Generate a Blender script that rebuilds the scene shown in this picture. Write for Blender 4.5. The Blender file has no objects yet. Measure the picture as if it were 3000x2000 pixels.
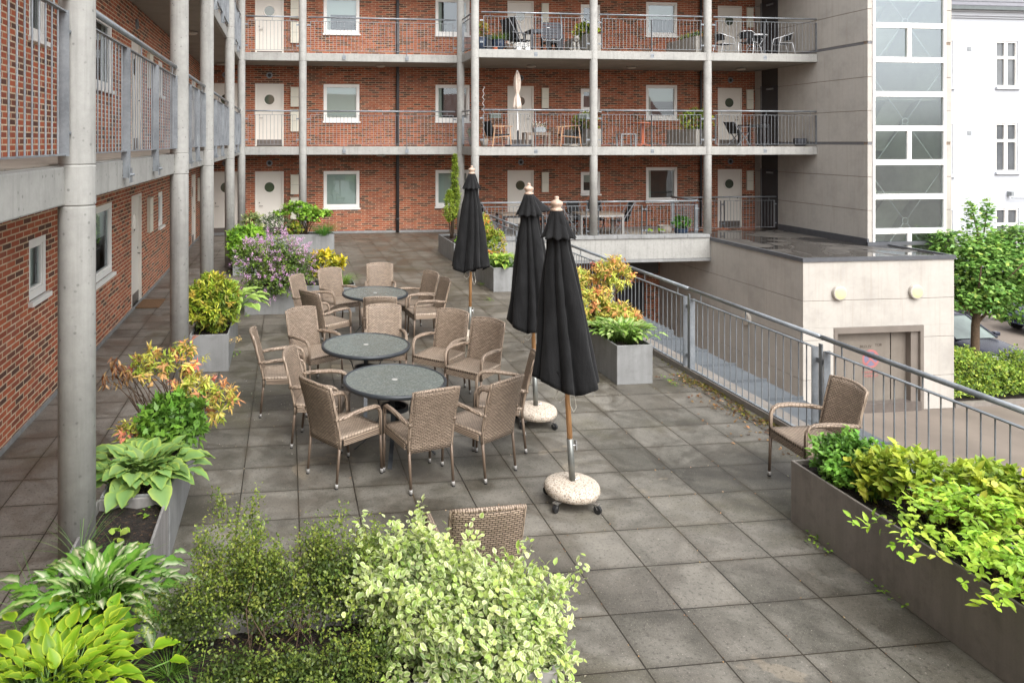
import bpy, math, random
import numpy as np
from mathutils import Vector, Matrix
R = math.radians
random.seed(7); rng = np.random.default_rng(7)
scene = bpy.context.scene
col = scene.collection

# ------------------------------------------------------------------ materials
def S(r, g, b):
    def f(c):
        c /= 255.0
        return c / 12.92 if c <= 0.04045 else ((c + 0.055) / 1.055) ** 2.4
    return (f(r), f(g), f(b), 1.0)

class NT:
    """tiny node-tree helper"""
    def __init__(self, name):
        self.m = bpy.data.materials.new(name); self.m.use_nodes = True
        self.t = self.m.node_tree; self.n = self.t.nodes; self.l = self.t.links
        self.bsdf = self.n['Principled BSDF']; self.out = self.n['Material Output']
    def new(self, typ, **kw):
        nd = self.n.new(typ)
        for k, v in kw.items(): setattr(nd, k, v)
        return nd
    def link(self, a, b): self.l.new(a, b)
    def pos(self, obj=False):
        if obj: return self.new('ShaderNodeTexCoord').outputs['Object']
        return self.new('ShaderNodeNewGeometry').outputs['Position']
    def mapping(self, v, scale=(1, 1, 1), loc=(0, 0, 0)):
        m = self.new('ShaderNodeMapping'); m.inputs['Scale'].default_value = scale; m.inputs['Location'].default_value = loc
        self.link(v, m.inputs['Vector']); return m.outputs[0]
    def swz(self, v, order):
        s = self.new('ShaderNodeSeparateXYZ'); c = self.new('ShaderNodeCombineXYZ'); self.link(v, s.inputs[0])
        for i, ax in enumerate(order):
            if ax in 'XYZ': self.link(s.outputs[ax], c.inputs[i])
        return c.outputs[0]
    def noise(self, v, scale, detail=3, rough=0.55, dist=0):
        n = self.new('ShaderNodeTexNoise'); n.inputs['Scale'].default_value = scale; n.inputs['Detail'].default_value = detail
        n.inputs['Roughness'].default_value = rough; n.inputs['Distortion'].default_value = dist
        self.link(v, n.inputs['Vector']); return n.outputs[0]
    def ramp(self, f, stops, interp='LINEAR'):
        r = self.new('ShaderNodeValToRGB'); cr = r.color_ramp; cr.interpolation = interp
        while len(cr.elements) < len(stops): cr.elements.new(0.5)
        for e, (p, c) in zip(cr.elements, stops):
            e.position = p; e.color = c if hasattr(c, '__len__') else (c, c, c, 1)
        self.link(f, r.inputs[0]); return r.outputs[0]
    def mix(self, f, a, b, mode='MIX'):
        m = self.new('ShaderNodeMix', data_type='RGBA', blend_type=mode)
        for sock, val in ((m.inputs[0], f), (m.inputs[6], a), (m.inputs[7], b)):
            if hasattr(val, 'is_linked') or isinstance(val, bpy.types.NodeSocket): self.link(val, sock)
            else: sock.default_value = val
        return m.outputs[2]
    def math(self, op, a, b=0.0, clamp=False):
        m = self.new('ShaderNodeMath', operation=op, use_clamp=clamp)
        for sock, val in ((m.inputs[0], a), (m.inputs[1], b)):
            if isinstance(val, bpy.types.NodeSocket): self.link(val, sock)
            else: sock.default_value = val
        return m.outputs[0]
    def base(self, c):
        if isinstance(c, bpy.types.NodeSocket): self.link(c, self.bsdf.inputs['Base Color'])
        else: self.bsdf.inputs['Base Color'].default_value = c
    def rough(self, c):
        if isinstance(c, bpy.types.NodeSocket): self.link(c, self.bsdf.inputs['Roughness'])
        else: self.bsdf.inputs['Roughness'].default_value = c
    def bump(self, h, strength=0.4, dist=0.01):
        b = self.new('ShaderNodeBump'); b.inputs['Strength'].default_value = strength; b.inputs['Distance'].default_value = dist
        self.link(h, b.inputs['Height']); self.link(b.outputs[0], self.bsdf.inputs['Normal'])
    def metal(self, v): self.bsdf.inputs['Metallic'].default_value = v

def simple(name, c, rough=0.6, metal=0.0, var=0.12, scale=6.0, obj=True, bump=0.0, spec=0.5):
    k = NT(name); v = k.pos(obj)
    n = k.noise(v, scale, 4)
    lo = tuple(x * (1 - var) for x in c[:3]) + (1,); hi = tuple(min(1, x * (1 + var)) for x in c[:3]) + (1,)
    k.base(k.ramp(n, [(0.3, lo), (0.7, hi)])); k.rough(rough); k.metal(metal)
    k.bsdf.inputs['Specular IOR Level'].default_value = spec
    if bump: k.bump(k.noise(v, scale * 12, 3), bump, 0.004)
    return k.m

def brick_mat(name, axes, m0=(150, 124, 99), m1=(190, 166, 138), gain=1.0):
    k = NT(name); v = k.swz(k.pos(), axes)
    b = k.new('ShaderNodeTexBrick'); b.offset = 0.5; b.inputs['Scale'].default_value = 1
    b.inputs['Brick Width'].default_value = 0.24; b.inputs['Row Height'].default_value = 0.0667
    b.inputs['Mortar Size'].default_value = 0.0085; b.inputs['Mortar Smooth'].default_value = 0.1
    b.inputs['Color1'].default_value = (0, 0, 0, 1); b.inputs['Color2'].default_value = (1, 1, 1, 1); b.inputs['Mortar'].default_value = (.5, .5, .5, 1)
    k.link(v, b.inputs['Vector'])
    n1 = k.noise(v, 1.1, 4); n2 = k.noise(v, 38, 4)
    f = k.math('ADD', b.outputs['Color'], k.math('MULTIPLY', k.math('SUBTRACT', n1, 0.5), 0.5))
    c = k.ramp(f, [(0.04, S(86, 58, 47)), (0.2, S(108, 66, 51)), (0.34, S(138, 73, 51)), (0.55, S(160, 83, 55)), (0.78, S(170, 93, 62)), (0.96, S(140, 70, 50))])
    c = k.mix(k.math('MULTIPLY', n2, 0.55), c, k.mix(1.0, c, (0.62, 0.58, 0.56, 1), 'MULTIPLY'))
    c = k.mix(1.0, c, (gain, gain, gain, 1), 'MULTIPLY')
    mort = k.ramp(k.noise(v, 5, 3), [(0.3, S(*m0)), (0.7, S(*m1))])
    c = k.mix(b.outputs['Fac'], c, mort)
    dirt = k.ramp(k.noise(k.mapping(k.pos(), (2.2, 2.2, 0.25)), 1.3, 6, .65), [(0.45, 0.0), (0.75, 0.5)])
    c = k.mix(dirt, c, k.mix(1, c, (.6, .58, .57, 1), 'MULTIPLY'))
    ef = k.ramp(k.noise(k.mapping(k.pos(), (1, 1, 2.5)), 0.9, 5, 0.6), [(0.55, 0.0), (0.8, 0.16)])
    c = k.mix(ef, c, S(190, 165, 150))
    k.base(c); k.rough(0.85)
    h = k.math('ADD', k.math('MULTIPLY', b.outputs['Fac'], -1.0), k.math('MULTIPLY', n2, 0.35))
    k.bump(h, 0.55, 0.006)
    return k.m

def concrete_mat(name, c, dark=0.62, scale=1.0, streak=0.5, rough=0.8, pits=True, warm=(1, 1, 1)):
    k = NT(name); p = k.pos()
    n1 = k.noise(p, 1.3 * scale, 6, 0.65); n2 = k.noise(p, 9 * scale, 5, 0.6); n3 = k.noise(p, 90, 2)
    st = k.noise(k.mapping(p, (7, 7, 0.35)), 1.6, 5, 0.6)
    d = tuple(x * dark for x in c[:3]) + (1,)
    base = k.ramp(n1, [(0.3, tuple(x * 0.74 for x in c[:3]) + (1,)), (0.5, tuple(x * 0.93 for x in c[:3]) + (1,)), (0.7, c)])
    base = k.mix(k.ramp(n2, [(0.35, 0.0), (0.8, 0.35)]), base, d)
    base = k.mix(k.math('MULTIPLY', k.ramp(st, [(0.5, 0.0), (0.78, 1.0)]), streak), base, tuple(x * w for x, w in zip(d[:3], warm)) + (1,))
    if pits:
        vo = k.new('ShaderNodeTexVoronoi'); vo.inputs['Scale'].default_value = 16; k.link(p, vo.inputs['Vector'])
        pf = k.math('MULTIPLY', k.ramp(vo.outputs['Distance'], [(0.1, 1.0), (0.2, 0.0)]), k.ramp(n2, [(0.42, 0.0), (0.55, 0.85)]))
        base = k.mix(pf, base, tuple(x * 0.4 for x in c[:3]) + (1,))
    base = k.mix(k.math('MULTIPLY', n3, 0.18), base, d)
    k.base(base); k.rough(rough)
    k.bump(k.math('ADD', n2, k.math('MULTIPLY', n3, 0.5)), 0.25, 0.006)
    return k.m

def paving_mat():
    k = NT('wet concrete paving'); p = k.pos()
    v = k.mapping(p, (1, 1, 0), (-3.6 + 50, -5.634 + 50, 0))
    b = k.new('ShaderNodeTexBrick'); b.offset = 0.0; b.inputs['Scale'].default_value = 1
    b.inputs['Brick Width'].default_value = 0.5; b.inputs['Row Height'].default_value = 0.5
    b.inputs['Mortar Size'].default_value = 0.0055; b.inputs['Mortar Smooth'].default_value = 0.2
    b.inputs['Color1'].default_value = (0, 0, 0, 1); b.inputs['Color2'].default_value = (1, 1, 1, 1); b.inputs['Mortar'].default_value = (.5, .5, .5, 1)
    k.link(v, b.inputs['Vector'])
    big = k.noise(p, 0.55, 6, 0.62, 0.6); mid = k.noise(p, 3.2, 6, 0.65, 0.4); fine = k.noise(p, 160, 2); grit = k.noise(p, 45, 3)
    t = k.math('ADD', k.math('MULTIPLY', b.outputs['Color'], 0.12), k.math('ADD', k.math('MULTIPLY', big, 0.62), k.math('MULTIPLY', mid, 0.42)))
    c = k.ramp(t, [(0.34, S(56, 54, 48)), (0.5, S(83, 80, 72)), (0.62, S(109, 105, 97)), (0.82, S(138, 133, 123))])
    # dry, lighter walkway under the left gallery
    sx = k.new('ShaderNodeSeparateXYZ'); k.link(p, sx.inputs[0])
    dry = k.ramp(k.math('ADD', k.math('MULTIPLY', sx.outputs['X'], -1.0), -0.9, True), [(0.0, 0.0), (0.45, 1.0)])
    c = k.mix(k.math('MULTIPLY', dry, 0.7), c, k.ramp(t, [(0.34, S(90, 85, 79)), (0.5, S(122, 116, 109)), (0.85, S(150, 143, 135))]))
    # darker, wetter tile borders
    b2 = k.new('ShaderNodeTexBrick'); b2.offset = 0.0
    for nm, val in (('Scale', 1), ('Brick Width', .5), ('Row Height', .5), ('Mortar Size', .06), ('Mortar Smooth', 1.0)): b2.inputs[nm].default_value = val
    k.link(v, b2.inputs['Vector'])
    edge = k.math('MULTIPLY', b2.outputs['Fac'], k.ramp(mid, [(0.35, 0.0), (0.6, 0.75)]))
    c = k.mix(edge, c, k.mix(1.0, c, (0.55, 0.52, 0.48, 1), 'MULTIPLY'))
    # dark wet stains and pale dry marks
    wet = k.ramp(k.noise(p, 1.5, 6, 0.62, 1.0), [(0.46, 0.0), (0.56, 1.0)])
    c = k.mix(k.math('MULTIPLY', wet, 0.62), c, k.mix(1.0, c, (0.5, 0.47, 0.43, 1), 'MULTIPLY'))
    dr = k.ramp(k.noise(p, 1.15, 3, 0.5, 0.8), [(0.655, 0.0), (0.67, 0.38)])
    c = k.mix(dr, c, S(140, 128, 110))
    moss = k.ramp(k.noise(p, 0.8, 5, 0.6, 0.3), [(0.54, 0.0), (0.72, 0.4)])
    c = k.mix(moss, c, S(72, 68, 34))
    far = k.ramp(k.math('MULTIPLY', sx.outputs['Y'], 0.05), [(0.4, 0.0), (0.8, 0.45)])
    c = k.mix(k.math('MULTIPLY', far, k.math('SUBTRACT', 1.0, dry)), c, S(82, 70, 56))
    # light and dark aggregate
    c = k.mix(k.ramp(fine, [(0.62, 0.0), (0.74, 0.6)]), c, S(190, 180, 164))
    c = k.mix(k.ramp(k.noise(p, 70, 2), [(0.7, 0.0), (0.78, 0.8)]), c, S(206, 196, 180))
    c = k.mix(k.ramp(grit, [(0.3, 0.55), (0.46, 0.0)]), c, S(38, 34, 30))
    jn = k.ramp(k.noise(p, 2.2, 3), [(0.35, S(26, 23, 18)), (0.62, S(52, 44, 30)), (0.8, S(96, 78, 50))])
    c = k.mix(b.outputs['Fac'], c, jn)
    k.base(c)
    k.rough(k.ramp(wet, [(0.0, 0.58), (1.0, 0.36)])); k.bsdf.inputs['Specular IOR Level'].default_value = 0.45
    h = k.math('ADD', k.math('MULTIPLY', b.outputs['Fac'], -1.6), k.math('ADD', k.math('MULTIPLY', fine, 0.25), k.math('MULTIPLY', b.outputs['Color'], 0.5)))
    k.bump(h, 0.5, 0.006)
    return k.m

def asphalt_mat():
    k = NT('asphalt'); p = k.pos()
    n = k.noise(p, 0.5, 5, 0.6); f = k.noise(p, 60, 3)
    c = k.ramp(n, [(0.3, S(104, 94, 85)), (0.7, S(130, 119, 108))])
    c = k.mix(k.math('MULTIPLY', f, 0.4), c, S(92, 84, 76)); k.base(c); k.rough(0.75); k.bump(f, 0.3, 0.005)
    return k.m

def roof_felt_mat():
    k = NT('wet roofing felt'); p = k.pos()
    w = k.ramp(k.noise(p, 0.55, 4, 0.55, 0.7), [(0.45, 0.0), (0.5, 1.0)])
    n = k.noise(p, 2.5, 5)
    c = k.ramp(n, [(0.3, S(60, 57, 54)), (0.7, S(88, 84, 79))])
    wv = k.new('ShaderNodeTexWave'); wv.inputs['Scale'].default_value = 0.32; wv.bands_direction = 'X'; k.link(p, wv.inputs['Vector'])
    c = k.mix(k.ramp(wv.outputs[0], [(0.97, 0.0), (0.99, 0.6)]), c, S(50, 48, 46))
    k.base(k.mix(k.math('MULTIPLY', w, 0.5), c, S(38, 36, 35))); k.rough(k.ramp(w, [(0, 0.55), (1, 0.07)])); return k.m

def weave_mat(name, axes, c0, c1, gap):
    k = NT(name); o = k.pos(True); v = k.swz(o, axes)
    b = k.new('ShaderNodeTexBrick'); b.offset = 0.5; b.inputs['Scale'].default_value = 1
    b.inputs['Brick Width'].default_value = 0.036; b.inputs['Row Height'].default_value = 0.015
    b.inputs['Mortar Size'].default_value = 0.003; b.inputs['Mortar Smooth'].default_value = 0.6
    b.inputs['Color1'].default_value = c0; b.inputs['Color2'].default_value = c1; b.inputs['Mortar'].default_value = gap
    k.link(v, b.inputs['Vector'])
    n = k.noise(k.pos(), 2.2, 4); oi = k.new('ShaderNodeObjectInfo'); n = k.math('ADD', k.math('MULTIPLY', n, .8), k.math('MULTIPLY', oi.outputs['Random'], .6))
    c = k.mix(k.math('MULTIPLY', n, 0.5), b.outputs['Color'], k.mix(1, b.outputs['Color'], (0.6, 0.58, 0.56, 1), 'MULTIPLY'))
    k.base(c); k.rough(0.5); k.bump(k.math('MULTIPLY', b.outputs['Fac'], -1.0), 0.9, 0.006); return k.m

def foliage_mat():
    k = NT('foliage'); a = k.new('ShaderNodeAttribute'); a.attribute_name = 'Col'
    n = k.noise(k.pos(), 30, 2)
    c = k.mix(k.math('MULTIPLY', n, 0.35), a.outputs['Color'], k.mix(1, a.outputs['Color'], (0.62, 0.68, 0.6, 1), 'MULTIPLY'))
    k.base(c); k.rough(0.42); k.bsdf.inputs['Specular IOR Level'].default_value = 0.35
    tr = k.new('ShaderNodeBsdfTranslucent'); k.link(c, tr.inputs['Color'])
    mx = k.new('ShaderNodeMixShader'); mx.inputs[0].default_value = 0.3
    k.link(k.bsdf.outputs[0], mx.inputs[1]); k.link(tr.outputs[0], mx.inputs[2]); k.link(mx.outputs[0], k.out.inputs['Surface'])
    return k.m

def galv_mat():
    k = NT('galvanised steel'); p = k.pos()
    vo = k.new('ShaderNodeTexVoronoi'); vo.inputs['Scale'].default_value = 55; k.link(p, vo.inputs['Vector'])
    n = k.noise(p, 4, 5)
    c = k.ramp(k.math('ADD', k.math('MULTIPLY', vo.outputs['Color'], 0.12), k.math('MULTIPLY', n, 0.85)), [(0.3, S(112, 117, 122)), (0.7, S(150, 155, 159))])
    k.base(c); k.metal(0.35); k.rough(0.45); return k.m

def pane_mat(name, c, rough=0.03, lines=False):
    k = NT(name); p = k.pos()
    cc = c
    if lines:
        w = k.new('ShaderNodeTexWave'); w.bands_direction = 'Z'; w.inputs['Scale'].default_value = 13; w.inputs['Distortion'].default_value = 0.0
        k.link(p, w.inputs['Vector']); cc = k.mix(k.math('MULTIPLY', w.outputs[0], 0.35), c, tuple(x * 0.7 for x in c[:3]) + (1,))
    else:
        cc = k.ramp(k.noise(p, 1.7, 3), [(0.3, tuple(x * .6 for x in c[:3]) + (1,)), (0.7, c)])
    k.base(cc); k.rough(rough); k.bsdf.inputs['Specular IOR Level'].default_value = 0.9; k.bsdf.inputs['Coat Weight'].default_value = 0.5; k.bsdf.inputs['Coat Roughness'].default_value = 0.01
    return k.m

def clear_glass():
    k = NT('tower glass'); k.n.remove(k.bsdf)
    t = k.new('ShaderNodeBsdfTransparent'); t.inputs[0].default_value = (0.8, 0.88, 0.82, 1)
    g = k.new('ShaderNodeBsdfGlossy'); g.inputs['Roughness'].default_value = 0.02; g.inputs[0].default_value = (0.82, 0.9, 1, 1)
    fr = k.new('ShaderNodeFresnel'); fr.inputs[0].default_value = 1.6
    f = k.math('ADD', fr.outputs[0], 0.16, True)
    m = k.new('ShaderNodeMixShader'); k.link(f, m.inputs[0]); k.link(t.outputs[0], m.inputs[1]); k.link(g.outputs[0], m.inputs[2]); k.link(m.outputs[0], k.out.inputs['Surface'])
    return k.m

def streak_mat(name, c, d, amount=0.7):
    k = NT(name); p = k.pos()
    st = k.noise(k.mapping(p, (8, 8, 0.6)), 1.2, 6, 0.65); n = k.noise(p, 2.5, 5)
    b = k.ramp(n, [(0.3, tuple(x * 0.8 for x in c[:3]) + (1,)), (0.7, c)])
    b = k.mix(k.math('MULTIPLY', k.ramp(st, [(0.42, 0), (0.7, 1)]), amount), b, d)
    b = k.mix(k.ramp(k.noise(p, 7, 5, 0.7), [(0.5, 0.0), (0.75, 0.55)]), b, d)
    b = k.mix(k.math('MULTIPLY', k.noise(p, 90, 2), 0.3), b, d)
    k.base(b); k.rough(0.62); k.bump(k.noise(p, 60, 3), 0.15, 0.004); return k.m

def terrazzo_mat():
    k = NT('exposed aggregate'); p = k.pos(True)
    vo = k.new('ShaderNodeTexVoronoi'); vo.inputs['Scale'].default_value = 125; k.link(p, vo.inputs['Vector'])
    c = k.ramp(k.math('FRACT', k.math('MULTIPLY', vo.outputs['Color'], 7.3)), [(0.0, S(212, 201, 184)), (0.5, S(190, 172, 150)), (0.7, S(140, 112, 90)), (0.88, S(84, 74, 68))], 'CONSTANT')
    c = k.mix(k.ramp(vo.outputs['Distance'], [(0.3, 0.0), (0.65, 0.6)]), c, S(222, 210, 194))
    k.base(k.mix(1, c, (.8, .8, .8, 1), 'MULTIPLY')); k.rough(0.75); k.bump(vo.outputs['Distance'], 0.6, 0.004); return k.m

M = {}
M['brick_x'] = brick_mat('brick facade', 'XZ'); M['brick_y'] = brick_mat('brick side facade', 'YZ', (176, 152, 124), (214, 194, 166), 1.12)
M['conc'] = concrete_mat('light concrete', S(174, 173, 168), 0.46, 1.5, 0.75)
M['slab'] = concrete_mat('gallery concrete', S(164, 163, 158), 0.52, 1.5, 0.65)
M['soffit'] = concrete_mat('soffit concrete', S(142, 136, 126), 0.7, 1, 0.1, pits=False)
M['tower'] = concrete_mat('warm pale concrete', S(181, 176, 168), 0.72, 0.9, 0.6, pits=False, warm=(1, .94, .88))
M['deck'] = concrete_mat('gallery deck', S(142, 132, 120), 0.7, 1, 0.0)
M['pave'] = paving_mat(); M['asphalt'] = asphalt_mat(); M['felt'] = roof_felt_mat()
M['galv'] = galv_mat()
M['white'] = simple('white window frame', S(226, 224, 219), 0.4, var=0.04)
M['door'] = simple('cream door paint', S(217, 211, 201), 0.45, var=0.03, scale=2)
M['cab'] = simple('cream cabinet', S(208, 204, 188), 0.5, var=0.04)
M['kick'] = simple('brushed kick plate', S(112, 104, 98), 0.4, 0.4)
M['blind'] = pane_mat('pane with blind', S(146, 160, 154), 0.12, True)
M['dark'] = pane_mat('dark pane', S(42, 46, 48))
M['mid'] = pane_mat('curtained pane', S(88, 100, 100), 0.05)
def wglass():
    k = NT('window glass'); k.n.remove(k.bsdf)
    t = k.new('ShaderNodeBsdfTransparent'); t.inputs[0].default_value = (0.74, 0.8, 0.77, 1)
    g = k.new('ShaderNodeBsdfGlossy'); g.inputs['Roughness'].default_value = 0.015; g.inputs[0].default_value = (0.86, 0.93, 1, 1)
    k2 = k.new('ShaderNodeBump'); k2.inputs['Strength'].default_value = .04; k2.inputs['Distance'].default_value = .02; k.link(k.noise(k.pos(), 1.5, 1), k2.inputs['Height']); k.link(k2.outputs[0], g.inputs['Normal'])
    fr = k.new('ShaderNodeFresnel'); fr.inputs[0].default_value = 1.5
    m = k.new('ShaderNodeMixShader'); k.link(k.math('ADD', fr.outputs[0], 0.06, True), m.inputs[0]); k.link(t.outputs[0], m.inputs[1]); k.link(g.outputs[0], m.inputs[2]); k.link(m.outputs[0], k.out.inputs['Surface'])
    return k.m
M['wglass'] = wglass()
def blindm():
    k = NT('slatted blind'); p = k.pos(); w = k.new('ShaderNodeTexWave'); w.bands_direction = 'Z'; w.inputs['Scale'].default_value = 12; k.link(p, w.inputs['Vector'])
    k.base(k.mix(k.math('MULTIPLY', w.outputs[0], .4), S(198, 206, 200), S(140, 150, 146))); k.rough(.6); return k.m
M['blindm'] = blindm(); M['curtain'] = simple('white curtain', S(206, 208, 204), .85, var=.06)
M['port'] = pane_mat('porthole glass', S(78, 88, 72))  # green grey reflections are put into the base colour
M['tglass'] = clear_glass()
M['black'] = simple('black metal', S(32, 32, 33), 0.5)
M['pipe'] = simple('dark grey pipe', S(64, 64, 66), 0.45)
M['darkwall'] = concrete_mat('dark slate cladding and unlit rooms', S(72, 70, 68), 0.7, 1, 0.4, pits=False)
M['darkdoor'] = simple('dark metal door', S(42, 42, 46), 0.45)
M['white_r'] = simple('white render', S(179, 182, 187), 0.8, var=0.02, scale=1, obj=False)
M['slate'] = streak_mat('slate roof', S(120, 120, 126), S(90, 88, 92), 0.4)
M['gutter'] = simple('zinc gutter', S(98, 104, 104), 0.5, 0.3)
M['zinc'] = streak_mat('zinc sheet', S(90, 95, 99), S(70, 74, 78), 0.35)
M['band'] = simple('grey steel band', S(112, 112, 114), 0.5, 0.3)
M['flash'] = simple('roof edge flashing', S(92, 94, 98), 0.5, 0.4)
M['planter'] = streak_mat('fibre cement', S(146, 147, 146), S(96, 95, 94), 0.42)
M['planter_l'] = streak_mat('weathered fibre cement', S(152, 149, 146), S(98, 94, 92), 0.85)
M['planter_d'] = streak_mat('dark wet fibre cement', S(140, 133, 125), S(90, 84, 78), 0.4)
def soil_mat():
    k = NT('bark mulch soil'); p = k.pos()
    vo = k.new('ShaderNodeTexVoronoi'); vo.inputs['Scale'].default_value = 55; k.link(k.mapping(p, (1, 1.8, 1)), vo.inputs['Vector'])
    n = k.noise(p, 25, 5, .7)
    c = k.ramp(k.math('FRACT', k.math('MULTIPLY', vo.outputs['Color'], 5.1)), [(0.0, S(34, 26, 20)), (0.5, S(48, 37, 28)), (0.8, S(70, 52, 38)), (0.95, S(98, 74, 54))], 'CONSTANT')
    k.base(k.mix(k.ramp(n, [(0.4, 0.0), (0.65, 0.8)]), c, S(30, 24, 19))); k.rough(0.95); k.bump(k.math('ADD', vo.outputs['Distance'], n), 1.0, 0.02); return k.m
M['soil'] = soil_mat()
M['wk_b'] = weave_mat('wicker back', 'XZ', S(176, 156, 136), S(148, 130, 112), S(56, 44, 35))
M['wk_s'] = weave_mat('wicker seat', 'YX', S(184, 166, 147), S(160, 142, 124), S(66, 52, 42))
M['wk_a'] = weave_mat('wicker wrap', 'YX', S(176, 157, 139), S(158, 140, 122), S(104, 88, 73))
M['wk_leg'] = simple('bronze leg', S(108, 92, 78), 0.45, 0.2)
M['cap'] = simple('grey plastic cap', S(150, 148, 144), 0.4)
def ttop():
    k = NT('mottled glass top'); p = k.pos(True)
    n = k.noise(p, 60, 4, 0.7); n2 = k.noise(p, 7, 4, 0.6)
    c = k.ramp(n, [(0.32, S(68, 75, 74)), (0.5, S(96, 104, 101)), (0.7, S(132, 138, 132))])
    c = k.mix(k.ramp(n2, [(0.4, 0), (0.75, 0.4)]), c, S(92, 96, 86)); k.base(c); k.rough(0.22); k.bump(n, 0.3, 0.002); return k.m
M['ttop'] = ttop()
M['trim'] = simple('charcoal table steel', S(52, 56, 60), 0.4, 0.2)
def canopy_mat():
    k = NT('black canvas'); p = k.pos(True)
    k.base(k.ramp(k.noise(p, 5, 4), [(0.3, S(12, 12, 13)), (0.7, S(26, 26, 27))])); k.rough(0.82)
    k.bsdf.inputs['Sheen Weight'].default_value = 0.05; k.bsdf.inputs['Specular IOR Level'].default_value = 0.25
    k.bump(k.math('ADD', k.math('MULTIPLY', k.noise(k.mapping(p, (5, 5, 1.1)), 3, 4, .6, .8), 3.0), k.math('ADD', k.noise(p, 14, 3), k.math('MULTIPLY', k.noise(p, 300, 1), 0.4))), 0.4, 0.014); return k.m
M['canvas'] = canopy_mat()
def wood(name, c, d):
    k = NT(name); p = k.pos(True); n = k.noise(k.mapping(p, (20, 20, 1.2)), 2, 4)
    k.base(k.ramp(n, [(0.3, d), (0.7, c)])); k.rough(0.4); return k.m
M['wood'] = wood('varnished pole', S(216, 168, 118), S(190, 136, 86))
M['finial'] = wood('weathered finial', S(190, 166, 148), S(158, 132, 114))
M['oak'] = wood('oak', S(188, 150, 116), S(156, 116, 84))
M['teak'] = wood('grey teak', S(140, 126, 112), S(104, 92, 80))
M['redwood'] = wood('red painted wood', S(172, 92, 54), S(140, 66, 38))
M['tube'] = simple('umbrella tube', S(118, 120, 116), 0.4, 0.5)
M['agg'] = terrazzo_mat()
M['cord'] = simple('white cord', S(206, 202, 190), 0.8)
M['chrome'] = simple('chrome', S(190, 190, 190), 0.2, 0.9)
M['mat'] = simple('coir mat', S(112, 84, 58), 0.95, var=0.35, scale=60, bump=0.6)
M['leaf'] = foliage_mat()
M['bark'] = simple('bark', S(92, 74, 58), 0.9, var=0.3, scale=20, obj=False, bump=0.6)
M['twig'] = simple('twig', S(78, 62, 48), 0.85, var=0.25, scale=20)
M['lamp_y'] = simple('yellowed lamp glass', S(204, 198, 150), 0.35, var=0.03)
M['lamp_rim'] = simple('lamp housing', S(176, 170, 160), 0.5)
M['portal'] = simple('portal steel', S(118, 110, 102), 0.5, 0.15, var=0.1, scale=2)
M['gate'] = streak_mat('grey brown steel door', S(124, 116, 106), S(104, 96, 87), 0.45)
M['ink'] = simple('faded black lettering', S(78, 68, 60), 0.7)
M['sign_r'] = simple('faded red', S(164, 100, 98), 0.6, var=0.06)
M['sign_b'] = simple('faded blue', S(110, 107, 128), 0.6, var=0.08)
M['carpaint'] = simple('graphite car paint', S(74, 76, 88), 0.25, 0.5, var=0.04)
M['carblue'] = simple('navy car paint', S(34, 44, 66), 0.25, 0.4, var=0.04)
M['carblack'] = simple('black car paint', S(34, 34, 38), 0.25, 0.4, var=0.04)
M['carglass'] = pane_mat('car glass', S(150, 165, 158), 0.04)
M['tyre'] = simple('tyre rubber', S(30, 30, 31), 0.85)
M['rim'] = simple('alloy', S(176, 178, 180), 0.3, 0.7)
M['red'] = simple('red lens', S(170, 30, 40), 0.2)
M['headl'] = simple('head lamp', S(214, 220, 224), 0.1)
M['potblue'] = simple('blue glaze', S(44, 56, 74), 0.2, var=0.3, scale=5)
M['potbrown'] = simple('brown clay pot', S(92, 80, 70), 0.8)
M['potgrey'] = simple('grey stone pot', S(132, 124, 114), 0.8)
M['potdark'] = simple('charcoal pot', S(62, 64, 70), 0.6)
M['stone'] = concrete_mat('cast stone', S(158, 154, 146), 0.6, 3, 0.3)
M['alu'] = simple('polished aluminium', S(214, 216, 218), 0.3, 0.3)
M['beige'] = simple('beige canvas', S(206, 190, 176), 0.85, var=0.12, scale=14)
M['blackcloth'] = simple('black textile', S(30, 30, 31), 0.8)
M['wpaint'] = simple('white paint', S(230, 230, 228), 0.4)
M['greypaint'] = simple('grey paint', S(134, 138, 140), 0.5)
M['boxgreen'] = simple('grey green box', S(104, 112, 104), 0.6)
M['winglass2'] = pane_mat('old window pane', S(92, 96, 100), 0.08)
M['stair'] = concrete_mat('stair interior', S(226, 228, 216), 0.8, 1, 0.2, pits=False)
M['joint'] = simple('panel joint', S(126, 112, 98), .9, obj=False)
M['rod'] = simple('steel rod', S(224, 228, 228), 0.4, 0.1)

# ------------------------------------------------------------------ objects
def link(o): col.objects.link(o); return o
def thing(name, label, cat, loc=(0, 0, 0), rz=0.0, group=None):
    o = link(bpy.data.objects.new(name, None)); o.location = loc; o.rotation_euler = (0, 0, rz); o.empty_display_size = 0.2
    o['label'] = label; o['category'] = cat
    if group: o['group'] = group
    return o
def tag(o, label, cat, group=None):
    o['label'] = label; o['category'] = cat
    if group: o['group'] = group
    return o
def root_of(o):
    while o.parent: o = o.parent
    return o
def inst(src, name, parent, loc=(0, 0, 0), rz=0.0):
    o = link(bpy.data.objects.new(name, src if isinstance(src, bpy.types.Mesh) else src.data)); o.parent = parent; o.location = loc; o.rotation_euler = (0, 0, rz); return o
def copy_tree(o, parent=None):
    c = o.copy(); link(c); c.parent = parent
    for ch in list(o.children): copy_tree(ch, c)
    return c

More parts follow.
